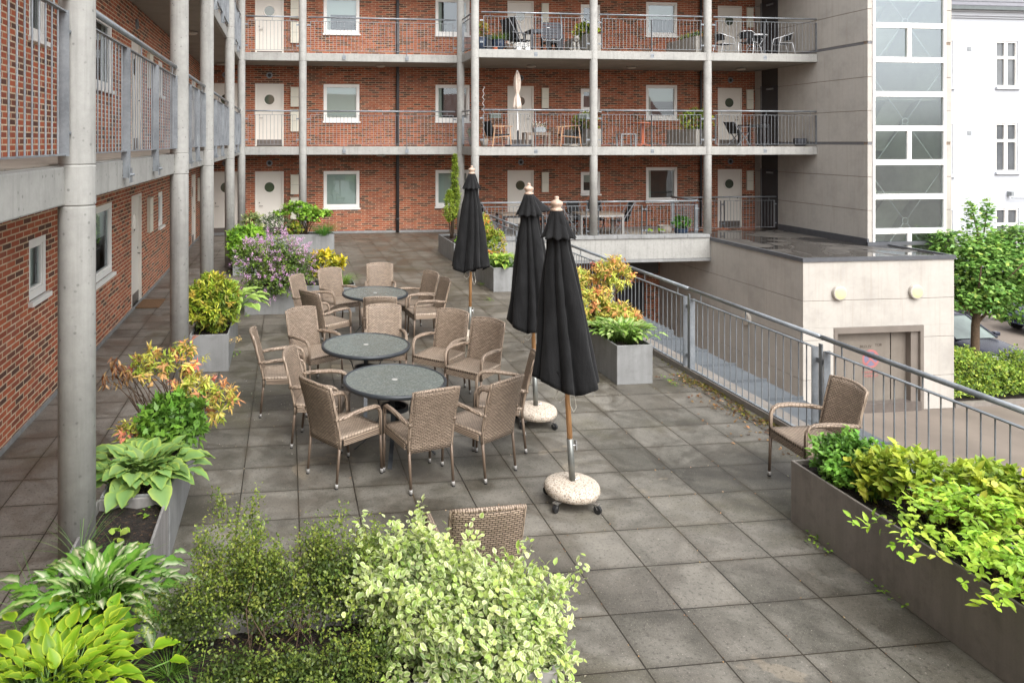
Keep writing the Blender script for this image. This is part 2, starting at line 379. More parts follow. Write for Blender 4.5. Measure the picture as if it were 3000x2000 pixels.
class MB:
    def __init__(s): s.v = []; s.f = []
    def add(s, vs, fs):
        n = len(s.v); s.v += [tuple(p) for p in vs]; s.f += [tuple(i + n for i in f) for f in fs]; return s
    def box(s, x0, x1, y0, y1, z0, z1):
        if x0 > x1: x0, x1 = x1, x0
        if y0 > y1: y0, y1 = y1, y0
        if z0 > z1: z0, z1 = z1, z0
        return s.add([(x0, y0, z0), (x1, y0, z0), (x1, y1, z0), (x0, y1, z0), (x0, y0, z1), (x1, y0, z1), (x1, y1, z1), (x0, y1, z1)],
                     [(0, 3, 2, 1), (4, 5, 6, 7), (0, 1, 5, 4), (1, 2, 6, 5), (2, 3, 7, 6), (3, 0, 4, 7)])
    def beam(s, p0, p1, w, h, up=(0, 0, 1)):
        p0, p1 = Vector(p0), Vector(p1); d = (p1 - p0).normalized(); a = d.cross(Vector(up))
        if a.length < 1e-4: a = d.cross(Vector((0, 1, 0)))
        a.normalize(); b = a.cross(d); a *= w / 2; b *= h / 2
        return s.add([p0 - a - b, p0 + a - b, p0 + a + b, p0 - a + b, p1 - a - b, p1 + a - b, p1 + a + b, p1 - a + b],
                     [(0, 3, 2, 1), (4, 5, 6, 7), (0, 1, 5, 4), (1, 2, 6, 5), (2, 3, 7, 6), (3, 0, 4, 7)])
    def tube(s, path, r, n=8, caps=True):
        P = [Vector(p) for p in path]; k = len(P); rr = r if hasattr(r, '__len__') else [r] * k
        vs = []; prev = None
        for i in range(k):
            d = (P[min(i + 1, k - 1)] - P[max(i - 1, 0)]).normalized()
            if prev is None:
                a = d.cross(Vector((0, 0, 1)))
                if a.length < 1e-3: a = d.cross(Vector((0, 1, 0)))
            else: a = prev - d * prev.dot(d)
            a.normalize(); prev = a; b = d.cross(a)
            for j in range(n):
                t = 2 * math.pi * j / n; vs.append(P[i] + (a * math.cos(t) + b * math.sin(t)) * rr[i])
        fs = [(i * n + j, i * n + (j + 1) % n, (i + 1) * n + (j + 1) % n, (i + 1) * n + j) for i in range(k - 1) for j in range(n)]
        if caps: fs += [tuple(reversed(range(n))), tuple(range((k - 1) * n, k * n))]
        return s.add(vs, fs)
    def cyl(s, p0, p1, r, n=12, r1=None): return s.tube([p0, p1], [r, r if r1 is None else r1], n)
    def lathe(s, prof, c=(0, 0, 0), n=24, fun=None, axis='z'):
        vs = []
        for i, (r, z) in enumerate(prof):
            for j in range(n):
                t = 2 * math.pi * j / n; q = r * (fun(t, i, z) if fun else 1)
                p = (q * math.cos(t), q * math.sin(t), z)
                if axis == 'y': p = (p[0], p[2], p[1])
                if axis == 'x': p = (p[2], p[0], p[1])
                vs.append((c[0] + p[0], c[1] + p[1], c[2] + p[2]))
        k = len(prof)
        fs = [(i * n + j, i * n + (j + 1) % n, (i + 1) * n + (j + 1) % n, (i + 1) * n + j) for i in range(k - 1) for j in range(n)]
        fs += [tuple(reversed(range(n))), tuple(range((k - 1) * n, k * n))]
        return s.add(vs, fs)
    def grid(s, fn, nu, nv, thick=0.0):
        vs = [fn(i / nu, j / nv) for j in range(nv + 1) for i in range(nu + 1)]
        fs = [(j * (nu + 1) + i, j * (nu + 1) + i + 1, (j + 1) * (nu + 1) + i + 1, (j + 1) * (nu + 1) + i) for j in range(nv) for i in range(nu)]
        return s.add(vs, fs)
    def build(s, name, mat, parent=None, smooth=False, world=True, bevel=0.0, solid=0.0, sub=0):
        me = bpy.data.meshes.new(name); vs = s.v
        if parent is not None and world:
            L = root_of(parent).location; vs = [(x - L.x, y - L.y, z - L.z) for x, y, z in vs]
        me.from_pydata(vs, [], s.f); me.materials.append(mat if not isinstance(mat, str) else M[mat])
        if smooth:
            for p in me.polygons: p.use_smooth = True
        me.update(); o = link(bpy.data.objects.new(name, me)); o.parent = parent
        if solid:
            m = o.modifiers.new('solid', 'SOLIDIFY'); m.thickness = solid; m.offset = 0
        if bevel:
            m = o.modifiers.new('bevel', 'BEVEL'); m.width = bevel; m.segments = 2; m.limit_method = 'ANGLE'; m.angle_limit = R(50)
        if sub:
            m = o.modifiers.new('sub', 'SUBSURF'); m.levels = sub; m.render_levels = sub
        return o

class Wall:
    """axis-aligned wall frame: u along the wall, n outwards, z up"""
    def __init__(s, axis, at): s.axis = axis; s.at = at
    def p(s, u, n, z): return (u, s.at - n, z) if s.axis == 'x' else (s.at + n, u, z)
    def box(s, mb, u0, u1, n0, n1, z0, z1):
        a = s.p(u0, n0, z0); b = s.p(u1, n1, z1); mb.box(a[0], b[0], a[1], b[1], a[2], b[2])
    def holes(s, mb, u0, u1, z0, z1, holes, depth):
        us = sorted({u0, u1, *[h[0] for h in holes], *[h[1] for h in holes]}); zs = sorted({z0, z1, *[h[2] for h in holes], *[h[3] for h in holes]})
        def q(a, b, c, d):
            mb.add([a, b, c, d], [(0, 1, 2, 3)])
        for i in range(len(us) - 1):
            for j in range(len(zs) - 1):
                uc, zc = (us[i] + us[i + 1]) / 2, (zs[j] + zs[j + 1]) / 2
                if any(h[0] < uc < h[1] and h[2] < zc < h[3] for h in holes): continue
                q(s.p(us[i], 0, zs[j]), s.p(us[i + 1], 0, zs[j]), s.p(us[i + 1], 0, zs[j + 1]), s.p(us[i], 0, zs[j + 1]))
        for a, b, c, d in [h[:4] for h in holes]:
            for (ua, za, ub, zb) in ((a, c, b, c), (b, c, b, d), (b, d, a, d), (a, d, a, c)):
                q(s.p(ua, 0, za), s.p(ub, 0, zb), s.p(ub, -depth, zb), s.p(ua, -depth, za))
        return mb

def window(w, par, u0, u1, z0, z1, pane='blind', fr=0.085, sill=True, depth=0.09):
    mb = MB(); n0, n1 = -depth, -0.012
    w.box(mb, u0, u1, n0, n1, z1 - fr, z1); w.box(mb, u0, u1, n0, n1, z0, z0 + fr * 1.15)
    w.box(mb, u0, u0 + fr, n0, n1, z0 + fr * 1.15, z1 - fr); w.box(mb, u1 - fr, u1, n0, n1, z0 + fr * 1.15, z1 - fr)
    o = mb.build('window', 'white', par, bevel=0.006)
    a, b, c, d = u0 + fr, u1 - fr, z0 + fr * 1.15, z1 - fr; t = 0.028
    mb = MB(); w.box(mb, a, b, n0 + .012, -0.035, d - t, d); w.box(mb, a, b, n0 + .012, -0.035, c, c + t); w.box(mb, a, a + t, n0 + .012, -0.035, c + t, d - t); w.box(mb, b - t, b, n0 + .012, -0.035, c + t, d - t)
    mb.build('sash', 'white', o)
    n = -0.06; MB().add([w.p(a + t, n, c + t), w.p(b - t, n, c + t), w.p(b - t, n, d - t), w.p(a + t, n, d - t)], [(0, 1, 2, 3)]).build('pane', 'wglass', o)
    def drape(ua, ub, za, zb, amp, nn, name, mat):
        k = max(2, int((ub - ua) / .018)); vs = []
        for q in range(k + 1):
            u = ua + (ub - ua) * q / k; m = -.13 + amp * math.sin(q * 1.15 + ua)
            vs += [w.p(u, m, za), w.p(u, m, zb)]
        MB().add(vs, [(2 * q, 2 * q + 2, 2 * q + 3, 2 * q + 1) for q in range(k)]).build(name, mat, o, True)
    if pane == 'blind': drape(u0, u1, z0, z1, 0.0, 2, 'blind', 'blindm')
    elif pane == 'mid':
        zb = z0 + (z1 - z0) * .52; drape(u0, u1, zb, z1, 0.0, 2, 'roller_blind', 'blindm'); drape(u0, u0 + (u1 - u0) * .2, z0, zb, .012, 2, 'curtain', 'curtain')
    else:
        wd = (u1 - u0) * .2; drape(u0, u0 + wd, z0, z1, .013, 2, 'curtain', 'curtain'); drape(u1 - wd * .6, u1, z0, z1, .013, 2, 'curtain', 'curtain')
    if sill:
        mb = MB(); w.box(mb, u0 - 0.03, u1 + 0.03, -depth, 0.055, z0 - 0.055, z0); mb.build('sill', 'white', o, bevel=0.005)
    return o

def door(w, par, u0, u1, zf, hinge=1, kick=True):
    top = zf + 2.1; fr = 0.05; mb = MB()
    w.box(mb, u0 + fr, u1 - fr, -0.085, -0.045, zf + 0.03, top - fr)
    o = mb.build('door', 'door', par)
    mb = MB(); w.box(mb, u0, u1, -0.09, 0.006, top - fr, top); w.box(mb, u0, u0 + fr, -0.09, 0.006, zf, top - fr); w.box(mb, u1 - fr, u1, -0.09, 0.006, zf, top - fr)
    mb.build('door_frame', 'door', o, bevel=0.004)
    ax = 'y' if w.axis == 'x' else 'x'; sg = -1 if w.axis == 'x' else 1
    c = w.p((u0 + u1) / 2, -0.045, zf + 1.57)
    MB().lathe([(0.165, 0), (0.165, sg * .012), (0.205, sg * .016), (0.212, 0)], c, 32, axis=ax).build('porthole_ring', 'door', o)
    MB().lathe([(0.002, sg * .008), (0.166, sg * .008), (.166, sg * .003)], c, 32, axis=ax).build('porthole_glass', 'port', o)
    if kick:
        mb = MB(); w.box(mb, u0 + fr + .01, u1 - fr - .01, -0.045, -0.04, zf + .035, zf + .23); mb.build('kick_plate', 'kick', o)
    hu = u0 + fr + 0.09 if hinge > 0 else u1 - fr - 0.09
    mb = MB(); mb.tube([w.p(hu, -0.045, zf + .95), w.p(hu, 0.005, zf + .95), w.p(hu + .12 * hinge, 0.005, zf + .95)], .009, 6); mb.build('handle', 'kick', o)
    mb = MB(); mb.cyl(w.p(hu, -0.045, zf + 1.05), w.p(hu, -0.035, zf + 1.05), .022, 10); mb.build('lock', 'kick', o)
    return o

def vent(w, par, u, z):
    ax = 'y' if w.axis == 'x' else 'x'; sg = -1 if w.axis == 'x' else 1
    o = MB().lathe([(0.06, 0), (0.06, sg * .03), (0.10, sg * .03), (0.105, 0)], w.p(u, 0, z), 20, axis=ax).build('vent_ring', 'galv', par)
    MB().lathe([(0.002, sg * .012), (0.059, sg * .012), (.059, sg * .002)], w.p(u, 0, z), 16, axis=ax).build('vent_hole', 'black', o)

def cabinet(w, par, u0, u1, za, zb, lower=None):
    for (a, b) in [(za, zb)] + ([lower] if lower else []):
        mb = MB(); w.box(mb, u0, u1, 0.002, 0.07, a, b); o = mb.build('meter_cabinet', 'cab', par, bevel=0.004)
        mb = MB(); w.box(mb, u0 - .015, u1 + .015, 0.002, 0.1, b + .002, b + .014); mb.build('cabinet_hood', 'cab', o)
        mb = MB(); w.box(mb, u0 + .01, u1 - .01, 0.07, 0.0725, (a + b) / 2 - .003, (a + b) / 2 + .003); mb.build('door_gap', 'kick', o)

# ================================================================== SETTING
def structure(o): o['kind'] = 'structure'; return o
# street level ground
structure(MB().add([(-250, -250, -3.95), (300, -250, -3.95), (300, 300, -3.95), (-250, 300, -3.95)], [(0, 1, 2, 3)]).build('street_ground', 'asphalt'))
# roof terrace deck
mb = MB(); mb.box(-3.4, 5.305, -8, 25.05, -0.3, 0.0); mb.box(5.305, 5.56, 21.76, 25.05, -.3, 0.0); structure(mb.build('terrace_paving', 'pave'))
mb = MB(); mb.box(5.31, 5.56, -8, 21.75, -3.95, 0.07); structure(mb.build('terrace_kerb', 'planter_d'))

# ------------------------------------------------------------------ brick apartment building
FL = [0.0, 2.935, 5.9]
AB = thing('apartment_building', 'three storey brick apartment building with concrete galleries, round columns and white porthole doors', 'building', (0, 25.05, 0))
Wb = Wall('x', 25.05); Wl = Wall('y', -2.82)
win_b, door_b = [], []
TOP = 10.4
for i, zf in enumerate(FL):
    door_b += [(-2.49, -1.55, zf, 1), (-1.05, -0.10, zf, 1), (7.63, 8.575, zf, -1), (15.45, 16.38, zf, -1)]
    win_b += [(1.236, 2.455, zf + .85, zf + 2.105, 'blind' if i < 2 else 'mid'), (5.08, 6.285, zf + .86, zf + 2.12, ('blind', 'dark', 'dark')[i]),
              (10.295, 11.01, zf + 1.25, zf + 2.03, 'dark' if i else 'mid'), (12.72, 13.9, zf + .97, zf + 2.18, ('dark', 'mid', 'mid')[i])]
holes = [(a, b, c, c + 2.1) for a, b, c, _ in door_b] + [(a, b, c, d) for a, b, c, d, _ in win_b]
Wb.holes(MB(), -2.82, 16.9, -3.95, TOP, holes, 0.1).build('rear_wall', 'brick_x', AB)
for a, b, c, h in door_b: door(Wb, AB, a, b, c, h)
for a, b, c, d, k in win_b: window(Wb, AB, a, b, c, d, k)
win_l, door_l = [], []
for i, zf in enumerate(FL):
    win_l += [(8.57, 9.19, zf + 1.33, zf + 2.01, 'blind'), (10.95, 12.53, zf + .98, zf + 2.12, ('mid', 'dark', 'dark')[i]), (16.87, 17.47, zf + 1.2, zf + 1.97, 'blind'),
              (4.4, 6.0, zf + .98, zf + 2.12, 'dark'), (1.0, 1.7, zf + 1.3, zf + 2.0, 'blind')]
    door_l += [(14.0, 14.93, zf, -1), (22.65, 23.55, zf, -1)]
holes = [(a, b, c, c + 2.1) for a, b, c, _ in door_l] + [(a, b, c, d) for a, b, c, d, _ in win_l]
Wl.holes(MB(), -8, 25.05, -3.95, TOP, holes, 0.1).build('side_wall', 'brick_y', AB)
for a, b, c, h in door_l: door(Wl, AB, a, b, c, h)
for a, b, c, d, k in win_l: window(Wl, AB, a, b, c, d, k)
for zf in FL:
    for u in (-2.02, -0.575, 8.11, 15.93): vent(Wb, AB, u, zf + 2.38)
    vent(Wl, AB, 14.45, zf + 2.38)
    cabinet(Wb, AB, 0.13, 0.40, zf + 1.33, zf + 1.98, (zf + .5, zf + 1.22))
    cabinet(Wb, AB, 8.85, 9.10, zf + 1.33, zf + 2.02); cabinet(Wb, AB, 16.54, 16.79, zf + 1.33, zf + 2.03)
    cabinet(Wl, AB, 15.5, 15.85, zf + 1.25, zf + 1.95); cabinet(Wl, AB, 24.1, 24.4, zf + 1.2, zf + 1.93)
# plinth strips
mb = MB(); Wb.box(mb, -2.8, 13.1, 0.002, 0.03, 0.0, 0.075); mb.build('plinth', 'planter', AB)
mb = MB(); Wl.box(mb, -8, 25.0, 0.002, 0.022, 0.0, 0.05); mb.build('plinth', 'planter', AB)
# downpipes
for u, r in ((3.75, .055), (14.75, .042)):
    mb = MB(); mb.cyl((u, 24.95, 0.02 if u < 5 else .06), (u, 24.95, TOP), r, 14); o = mb.build('downpipe', 'pipe', AB, smooth=True)
    for zf in FL:
        mb = MB(); mb.cyl((u, 24.95, zf + .45), (u, 24.95, zf + .5), r * 1.25, 14); mb.cyl((u, 24.95, zf + 1.85), (u, 24.95, zf + 1.9), r * 1.25, 14); mb.build('pipe_bracket', 'pipe', o)
# slabs
for zt in (FL[1], FL[2], 8.87):  # topmost slab lies out of view, added to shade the top floor walls
    zb = zt - 0.255
    mb = MB(); mb.box(-2.82, -1.45, -8, 23.5, zb, zt); o = mb.build('gallery_slab', 'slab', AB, bevel=0.012)
    mb = MB(); mb.box(-2.819, 5.6, 23.505, 25.05, zb, zt); mb.build('gallery_slab', 'slab', AB, bevel=0.012)
    mb = MB(); mb.box(5.605, 16.895, 21.87, 25.05, zb, zt); mb.build('gallery_slab', 'slab', AB, bevel=0.012)
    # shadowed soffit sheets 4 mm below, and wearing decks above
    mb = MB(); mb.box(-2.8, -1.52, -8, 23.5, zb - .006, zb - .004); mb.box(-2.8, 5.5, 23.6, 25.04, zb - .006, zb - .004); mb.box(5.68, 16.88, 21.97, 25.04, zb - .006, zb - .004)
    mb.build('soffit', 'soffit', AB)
    mb = MB(); mb.box(-2.81, -1.56, -8, 23.5, zt + .002, zt + .012); mb.box(-2.81, 5.5, 23.62, 25.04, zt + .002, zt + .012); mb.box(5.7, 16.88, 21.98, 25.04, zt + .002, zt + .012)
    mb.build('deck_finish', 'deck', AB)
    # soffit joints
    for x, y in ((3.1, 24.4), (8.1, 23.9), (11.6, 23.9), (15.6, 23.9), (-2.1, 24.4)):
        mb = MB(); mb.lathe([(.12, zb - .007), (.15, zb - .03), (.15, zb - .06), (.11, zb - .078), (.002, zb - .078)], (x, y, 0), 20); mb.build('soffit_lamp', 'lamp_rim', AB, smooth=False)
    for y in (4.0, 9.0, 13.0, 17.5):
        mb = MB(); mb.lathe([(.12, zb - .007), (.15, zb - .03), (.15, zb - .06), (.11, zb - .078), (.002, zb - .078)], (-2.2, y, 0), 20); mb.build('soffit_lamp', 'lamp_rim', AB)
mb = MB(); mb.box(-8, -2.82, -8, 36, TOP - .3, TOP); mb.box(-2.815, 17, 25.055, 36, TOP - .3, TOP); mb.build('roof', 'felt', AB)
mb = MB(); mb.box(-8, -3.0, -8, 36, -3.9, TOP - .35); mb.box(-2.8, 17, 25.3, 36, -3.9, TOP - .35); mb.build('interior_core', 'darkwall', AB)  # dark solid stands in for the shade of rooms behind the panes
# columns
CL = [(-1.40, y) for y in (-4.4, 0.4, 5.19, 9.97, 13.35, 18.6)] + [(-1.40, 23.42), (0.505, 23.52), (5.60, 23.52)]
CR = [(5.67, 21.95), (9.43, 21.95), (13.19, 21.95)]
prof = []
def colprof(z0, tops):
    p = [(0.12, z0)]
    for a, b in tops:
        p += [(0.12, a - .01), (0.12, a - .009), (0.113, a - .003), (0.113, a + .003), (0.122, a + .009), (0.122, a + .0095), (0.122, b - .0095), (0.122, b - .009), (0.115, b - .003), (0.115, b + .003), (0.12, b + .009), (0.12, b + .0095)]
    return p + [(0.12, TOP)]
bands = [(zt - .262, zt + .01) for zt in (FL[1], FL[2], 8.87)]
for x, y in CL: MB().lathe(colprof(0, bands), (x, y, 0), 32).build('column', 'conc', AB, smooth=False)
for x, y in CR:
    MB().lathe(colprof(.2, bands), (x, y, 0), 32).build('column', 'conc', AB)
for o in col.objects:
    if o.name.startswith('column'):
        for p in o.data.polygons: p.use_smooth = len(p.vertices) == 4 and abs(p.normal.z) < 0.5

# ------------------------------------------------------------------ railings
bal = MB(); bal.cyl((0, 0, .085), (0, 0, 1.0), .0062, 6); BAL = bal.build('baluster', 'galv'); BALM = BAL.data; bpy.data.objects.remove(BAL)
def railing(p0, yaw, L, label, posts=(), z_ends=True, ground=False, group=None, cat='railing', spacing=.118):
    t = thing('railing', label, cat, p0, yaw, group)
    b = lambda mb, n, m='galv', **k: mb.build(n, m, t, world=False, **k)
    mb = MB(); mb.tube([(-.07, 0, 1.13), (L + .07, 0, 1.13)], .0245, 12); b(mb, 'handrail', smooth=True)
    mb = MB(); mb.box(0, L, -.02, .02, 1.0, 1.01); b(mb, 'top_rail')
    mb = MB(); mb.box(0, L, -.02, .02, .075, .085); b(mb, 'bottom_rail')
    for x in (0, L):
        mb = MB(); mb.box(x - .005, x + .005, -.036, .036, .07, 1.012); b(mb, 'end_bar')
    for x in (min(.2, L * .2), L * .5, L - min(.2, L * .2)):
        mb = MB(); mb.cyl((x, 0, 1.01), (x, 0, 1.11), .007, 6); b(mb, 'handrail_peg')
    n = max(2, round(L / spacing))
    for i in range(1, n):
        x = L * i / n
        if all(abs(x - q * L) > .03 for q in posts): inst(BALM, 'baluster', t, (x, 0, 0))
    for q in posts:
        x = q * L; mb = MB(); mb.box(x - .006, x + .006, -.045, .035, -.16, 1.0); po = b(mb, 'post')
        mb = MB(); mb.box(x - .055, x + .055, -.052, -.045, -.20, -.07); mb.cyl((x - .035, -.05, -.13), (x - .035, -.075, -.13), .012, 8); mb.cyl((x + .035, -.05, -.13), (x + .035, -.075, -.13), .012, 8); mb.build('bracket', 'galv', po, world=False)
    if ground:
        for x in (-.085,):
            mb = MB(); mb.box(x - .022, x + .022, -.008, .008, -.1, 1.06); po = b(mb, 'post')
            mb = MB()
            for z in (.22, .88):
                mb.box(x - .075, x + .075, -.018, -.01, z - .025, z + .025); mb.cyl((x - .05, -.018, z), (x - .05, -.04, z), .013, 8); mb.cyl((x + .05, -.018, z), (x + .05, -.04, z), .013, 8)
            mb.build('bolt_plate', 'galv', po, world=False)
    else:
        for x, d in ((0, -1), (L, 1)):
            mb = MB()
            for z in (.22, .88): mb.beam((x, 0, z), (x + d * .11, 0, z), .012, .05); mb.cyl((x + d * .06, -.005, z), (x + d * .06, -.03, z), .012, 8)
            b(mb, 'wall_fixing')
    return t
ordn = ['first', 'second', 'third', 'fourth', 'fifth']
lev = {1: 'first floor', 2: 'top floor'}
for i in (1, 2):
    z = FL[i]
    ys = [0.4, 5.19, 9.97, 13.35, 18.6, 23.4]
    for j in range(5):
        lab = ('galvanised railing of the %s left gallery, ' % lev[i]) + ['nearest bay before the first column', 'bay between first and second column', 'bay between second and third column', 'bay between third and fourth column', 'farthest bay reaching the inner corner'][j]
        railing((-1.43, ys[j] + .2, z), R(90), ys[j + 1] - ys[j] - .4, lab, (.33, .67) if j < 4 else (.4, .75), group='left gallery railings')
    railing((-1.2, 23.52, z), 0, 1.5, 'short galvanised railing on the %s rear gallery in front of the left door' % lev[i], (), group='rear gallery railings')
    railing((0.75, 23.52, z), 0, 4.6, 'long galvanised railing on the %s rear gallery crossing the downpipe' % lev[i], (.23, .67), group='rear gallery railings')
    railing((5.63, 23.3, z), R(-90), 1.14, 'short side railing of the %s balcony, running away from the viewer' % lev[i], (), group='side balcony railings')
    railing((5.93, 21.92, z), 0, 3.25, '%s balcony railing, left bay beside the side railing' % lev[i], (.5,), group='balcony railings')
    railing((9.68, 21.92, z), 0, 3.26, '%s balcony railing, middle bay below the square window' % lev[i], (.5,), group='balcony railings')
    railing((13.44, 21.92, z), 0, 3.45, '%s balcony railing, right bay ending at the stair tower' % lev[i], (.48,), group='balcony railings')
railing((5.5, 22.02, .1), 0, 3.72, 'ground level terrace railing, left bay behind the umbrellas', group='terrace bridge railings')
railing((9.62, 22.02, .1), 0, 1.42, 'ground level terrace railing, middle bay in front of the white table leg', group='terrace bridge railings')
railing((11.2, 22.02, .1), 0, 1.6, 'ground level terrace railing, right bay in front of the flower pots', group='terrace bridge railings')
railing((12.98, 23.7, .1), R(-90), 1.5, 'terrace end railing running in depth beside the dark roof', group='terrace bridge railings')
railing((13.1, 23.85, .06), 0, 1.72, 'railing behind the dark roof, left half near the right downpipe', group='railings behind the flat roof')
railing((14.95, 23.85, .06), 0, 1.85, 'railing behind the dark roof, right half by the dark metal door', group='railings behind the flat roof')
yb = [-.4, 2.05, 4.45, 6.86, 9.33, 11.8, 14.25, 16.7, 19.1, 21.5]
labs = ['nearest bay beside the camera', 'bay behind the bright shrub planter', 'bay behind the lone chair, in front of the lift door', 'bay crossing the pale concrete lift box', 'bay behind the red shrub planter', 'bay before the far red planter', 'bay left of the brick stub', 'bay beside the hosta planter', 'farthest bay meeting the bridge terrace']
for j in range(9):
    railing((5.35, yb[j] + .1, 0.0), R(90), yb[j + 1] - yb[j] - .17, 'long terrace edge railing, ' + labs[j], (), ground=True, group='terrace edge railing bays')

# ------------------------------------------------------------------ bridge terrace on the right
BT = thing('bridge_terrace', 'pale concrete bridge with stone coping carrying the ground level terrace', 'bridge', (9, 22, 0))
mb = MB(); mb.box(5.56, 13.18, 21.80, 25.04, -.2, .06); mb.build('deck', 'deck', BT)
mb = MB(); mb.box(5.56, 13.19, 21.78, 22.05, -.54, .098); mb.build('beam', 'slab', BT, bevel=.008)
x = 5.56
while x < 13.1:
    mb = MB(); mb.box(x + .003, min(x + .76, 13.2) - .003, 21.74, 22.1, .1, .2); mb.build('coping', 'planter', BT, bevel=.008); x += .76
mb = MB(); mb.box(5.56, 13.19, 21.75, 22.05, -.63, -.545); mb.build('drip_edge', 'planter', BT)
mb = MB(); mb.box(8.3, 8.65, 22.3, 22.65, -3.95, -.63); mb.build('support_pillar', 'conc', BT)
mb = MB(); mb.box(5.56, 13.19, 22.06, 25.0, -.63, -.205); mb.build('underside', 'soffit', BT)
# underpass door and grille
mb = MB(); mb.box(11.6, 12.6, 24.93, 25.04, -3.95, -1.9); o = mb.build('underpass_door', 'darkdoor', BT)
mb = MB(); mb.box(10.6, 12.9, 24.5, 25.0, -1.5, -.85); mb.build('service_duct', 'darkwall', BT)

# ------------------------------------------------------------------ car lift box
LB = thing('lift_house', 'pale concrete car lift house with dark wet flat roof and steel door', 'building', (15.3, 17.6, -3.95))
lv = [-3.95, -3.06, -2.04, -1.02, .0]
x0, x1, y0 = 13.2, 17.53, 17.6
dx0, dx1, dzt = 14.06, 16.63, -1.72
mb = MB()
for a, b in zip(lv[:-1], lv[1:]):
    a += .012
    mb.box(x0, x0 + .3, y0 + .3, 25.0, a, b)            # left side
    mb.box(x1 - .3, x1, y0 + .3, 25.0, a, b)
    if b > dzt and a < dzt:
        mb.box(x0, dx0, y0, y0 + .299, a, dzt); mb.box(dx1, x1, y0, y0 + .299, a, dzt); mb.box(x0, x1, y0, y0 + .299, dzt + .0005, b)
    elif b <= dzt: mb.box(x0, dx0, y0, y0 + .299, a, b); mb.box(dx1, x1, y0, y0 + .299, a, b)
    else: mb.box(x0, x1, y0, y0 + .299, a, b)
mb.build('concrete_wall', 'tower', LB, bevel=.006)
mb = MB(); mb.box(x0 + .02, x0 + .28, y0 + .31, 24.9, -3.95, .0); mb.box(x1 - .28, x1 - .02, y0 + .31, 24.9, -3.95, 0); mb.box(x0 + .02, dx0 - .02, y0 + .02, y0 + .28, -3.95, 0); mb.box(dx1 + .02, x1 - .02, y0 + .02, y0 + .28, -3.95, 0); mb.box(dx0 - .02, dx1 + .02, y0 + .02, y0 + .28, dzt + .02, 0)
mb.build('wall_joint', 'joint', LB)
mb = MB(); mb.box(x0 - .02, x1 + .02, y0 - .02, 23.78, .002, .06); mb.build('roof', 'felt', LB)
mb = MB(); mb.box(x0 - .03, x1 + .03, y0 - .035, y0 + .06, .0, .1); mb.box(x0 - .035, x0 + .06, y0 + .065, 22.0, .0, .1); mb.box(x1 - .06, x1 + .035, y0 + .065, 19.7, 0, .1); mb.build('roof_edge', 'flash', LB)
mb = MB(); mb.box(16.84, 16.9, 19.75, 23.7, .06, .26); mb.box(16.84, 19.5, 19.72, 19.78, .06, .16); mb.build('roof_upstand', 'flash', LB)
mb = MB(); mb.box(dx0, dx1, y0 - .02, y0 + .28, dzt - .16, dzt - .002); mb.box(dx0, dx0 + .1, y0 - .02, y0 + .28, -3.95, dzt - .16); mb.box(dx1 - .1, dx1, y0 - .02, y0 + .28, -3.95, dzt - .16); mb.build('door_portal', 'portal', LB, bevel=.005)
mb = MB(); mb.box(dx0 + .1, dx1 - .1, y0 - .05, y0 + .3, -3.95, -3.72); mb.build('threshold', 'kick', LB)
LD = MB().box(dx0 + .1, dx0 + 1.78, y0 + .2, y0 + .25, -3.72, dzt - .16).build('door_leaf', 'gate', LB)
MB().box(dx0 + 1.82, dx1 - .32, y0 + .21, y0 + .26, -3.72, dzt - .16).build('door_leaf', 'gate', LB)
MB().box(dx1 - .318, dx1 - .1, y0 + .05, y0 + .24, -3.72, dzt - .16).build('door_jamb', 'portal', LB)
MB().box(dx0 + 1.78, dx0 + 1.82, y0 + .23, y0 + .27, -3.72, dzt - .16).build('door_gap', 'black', LB)
MB().box(15.277, 15.283, y0 + .198, y0 + .1995, -3.7, dzt - .17).build('panel_seam', 'portal', LD)
def text_part(body, loc, size, mat, parent, name):
    cu = bpy.data.curves.new(name, 'FONT'); cu.body = body; cu.size = size; cu.extrude = .002; cu.align_x = 'LEFT'
    tmp = bpy.data.objects.new('tmp_text', cu); link(tmp)
    dg = bpy.context.evaluated_depsgraph_get(); me = bpy.data.meshes.new_from_object(tmp.evaluated_get(dg))
    bpy.data.objects.remove(tmp); me.name = name; me.materials.clear(); me.materials.append(M[mat])
    o = link(bpy.data.objects.new(name, me)); o.parent = parent; L = root_of(parent).location
    o.rotation_euler = (R(90), 0, 0); o.location = (loc[0] - L.x, loc[1] - L.y, loc[2] - L.z); return o
fy = y0 + .197
text_part('BILELEV', (14.965, fy, -2.325), .1, 'ink', LD, 'lettering'); text_part('TOR', (15.40, fy, -2.29), .1, 'ink', LD, 'lettering')
def disc(r0, r1, c, n=40):
    mb = MB(); vs = []
    for r in (r0, r1):
        for j in range(n): t = 2 * math.pi * j / n; vs.append((c[0] + r * math.cos(t), c[1], c[2] + r * math.sin(t)))
    return mb.add(vs, [(j, (j + 1) % n, n + (j + 1) % n, n + j) for j in range(n)])
sc_ = (15.28, fy, -2.62)
disc(.19, .245, sc_).build('sign_ring', 'sign_r', LD)
disc(.002, .19, (sc_[0], sc_[1] - .001, sc_[2])).build('sign_field', 'sign_b', LD)
mb = MB()
for a in (45, -45):
    d = Vector((math.cos(R(a)), 0, math.sin(R(a)))) * .2; c = Vector(sc_) - Vector((0, .003 + .001 * (a > 0), 0)); mb.beam(c - d, c + d, .05, .001, (0, 1, 0))
mb.build('sign_cross', 'sign_r', LD)
text_part('PARKERING', (15.035, fy, -3.0), .092, 'sign_r', LD, 'lettering'); text_part('FORBUDT', (15.09, fy, -3.1), .092, 'sign_r', LD, 'lettering')
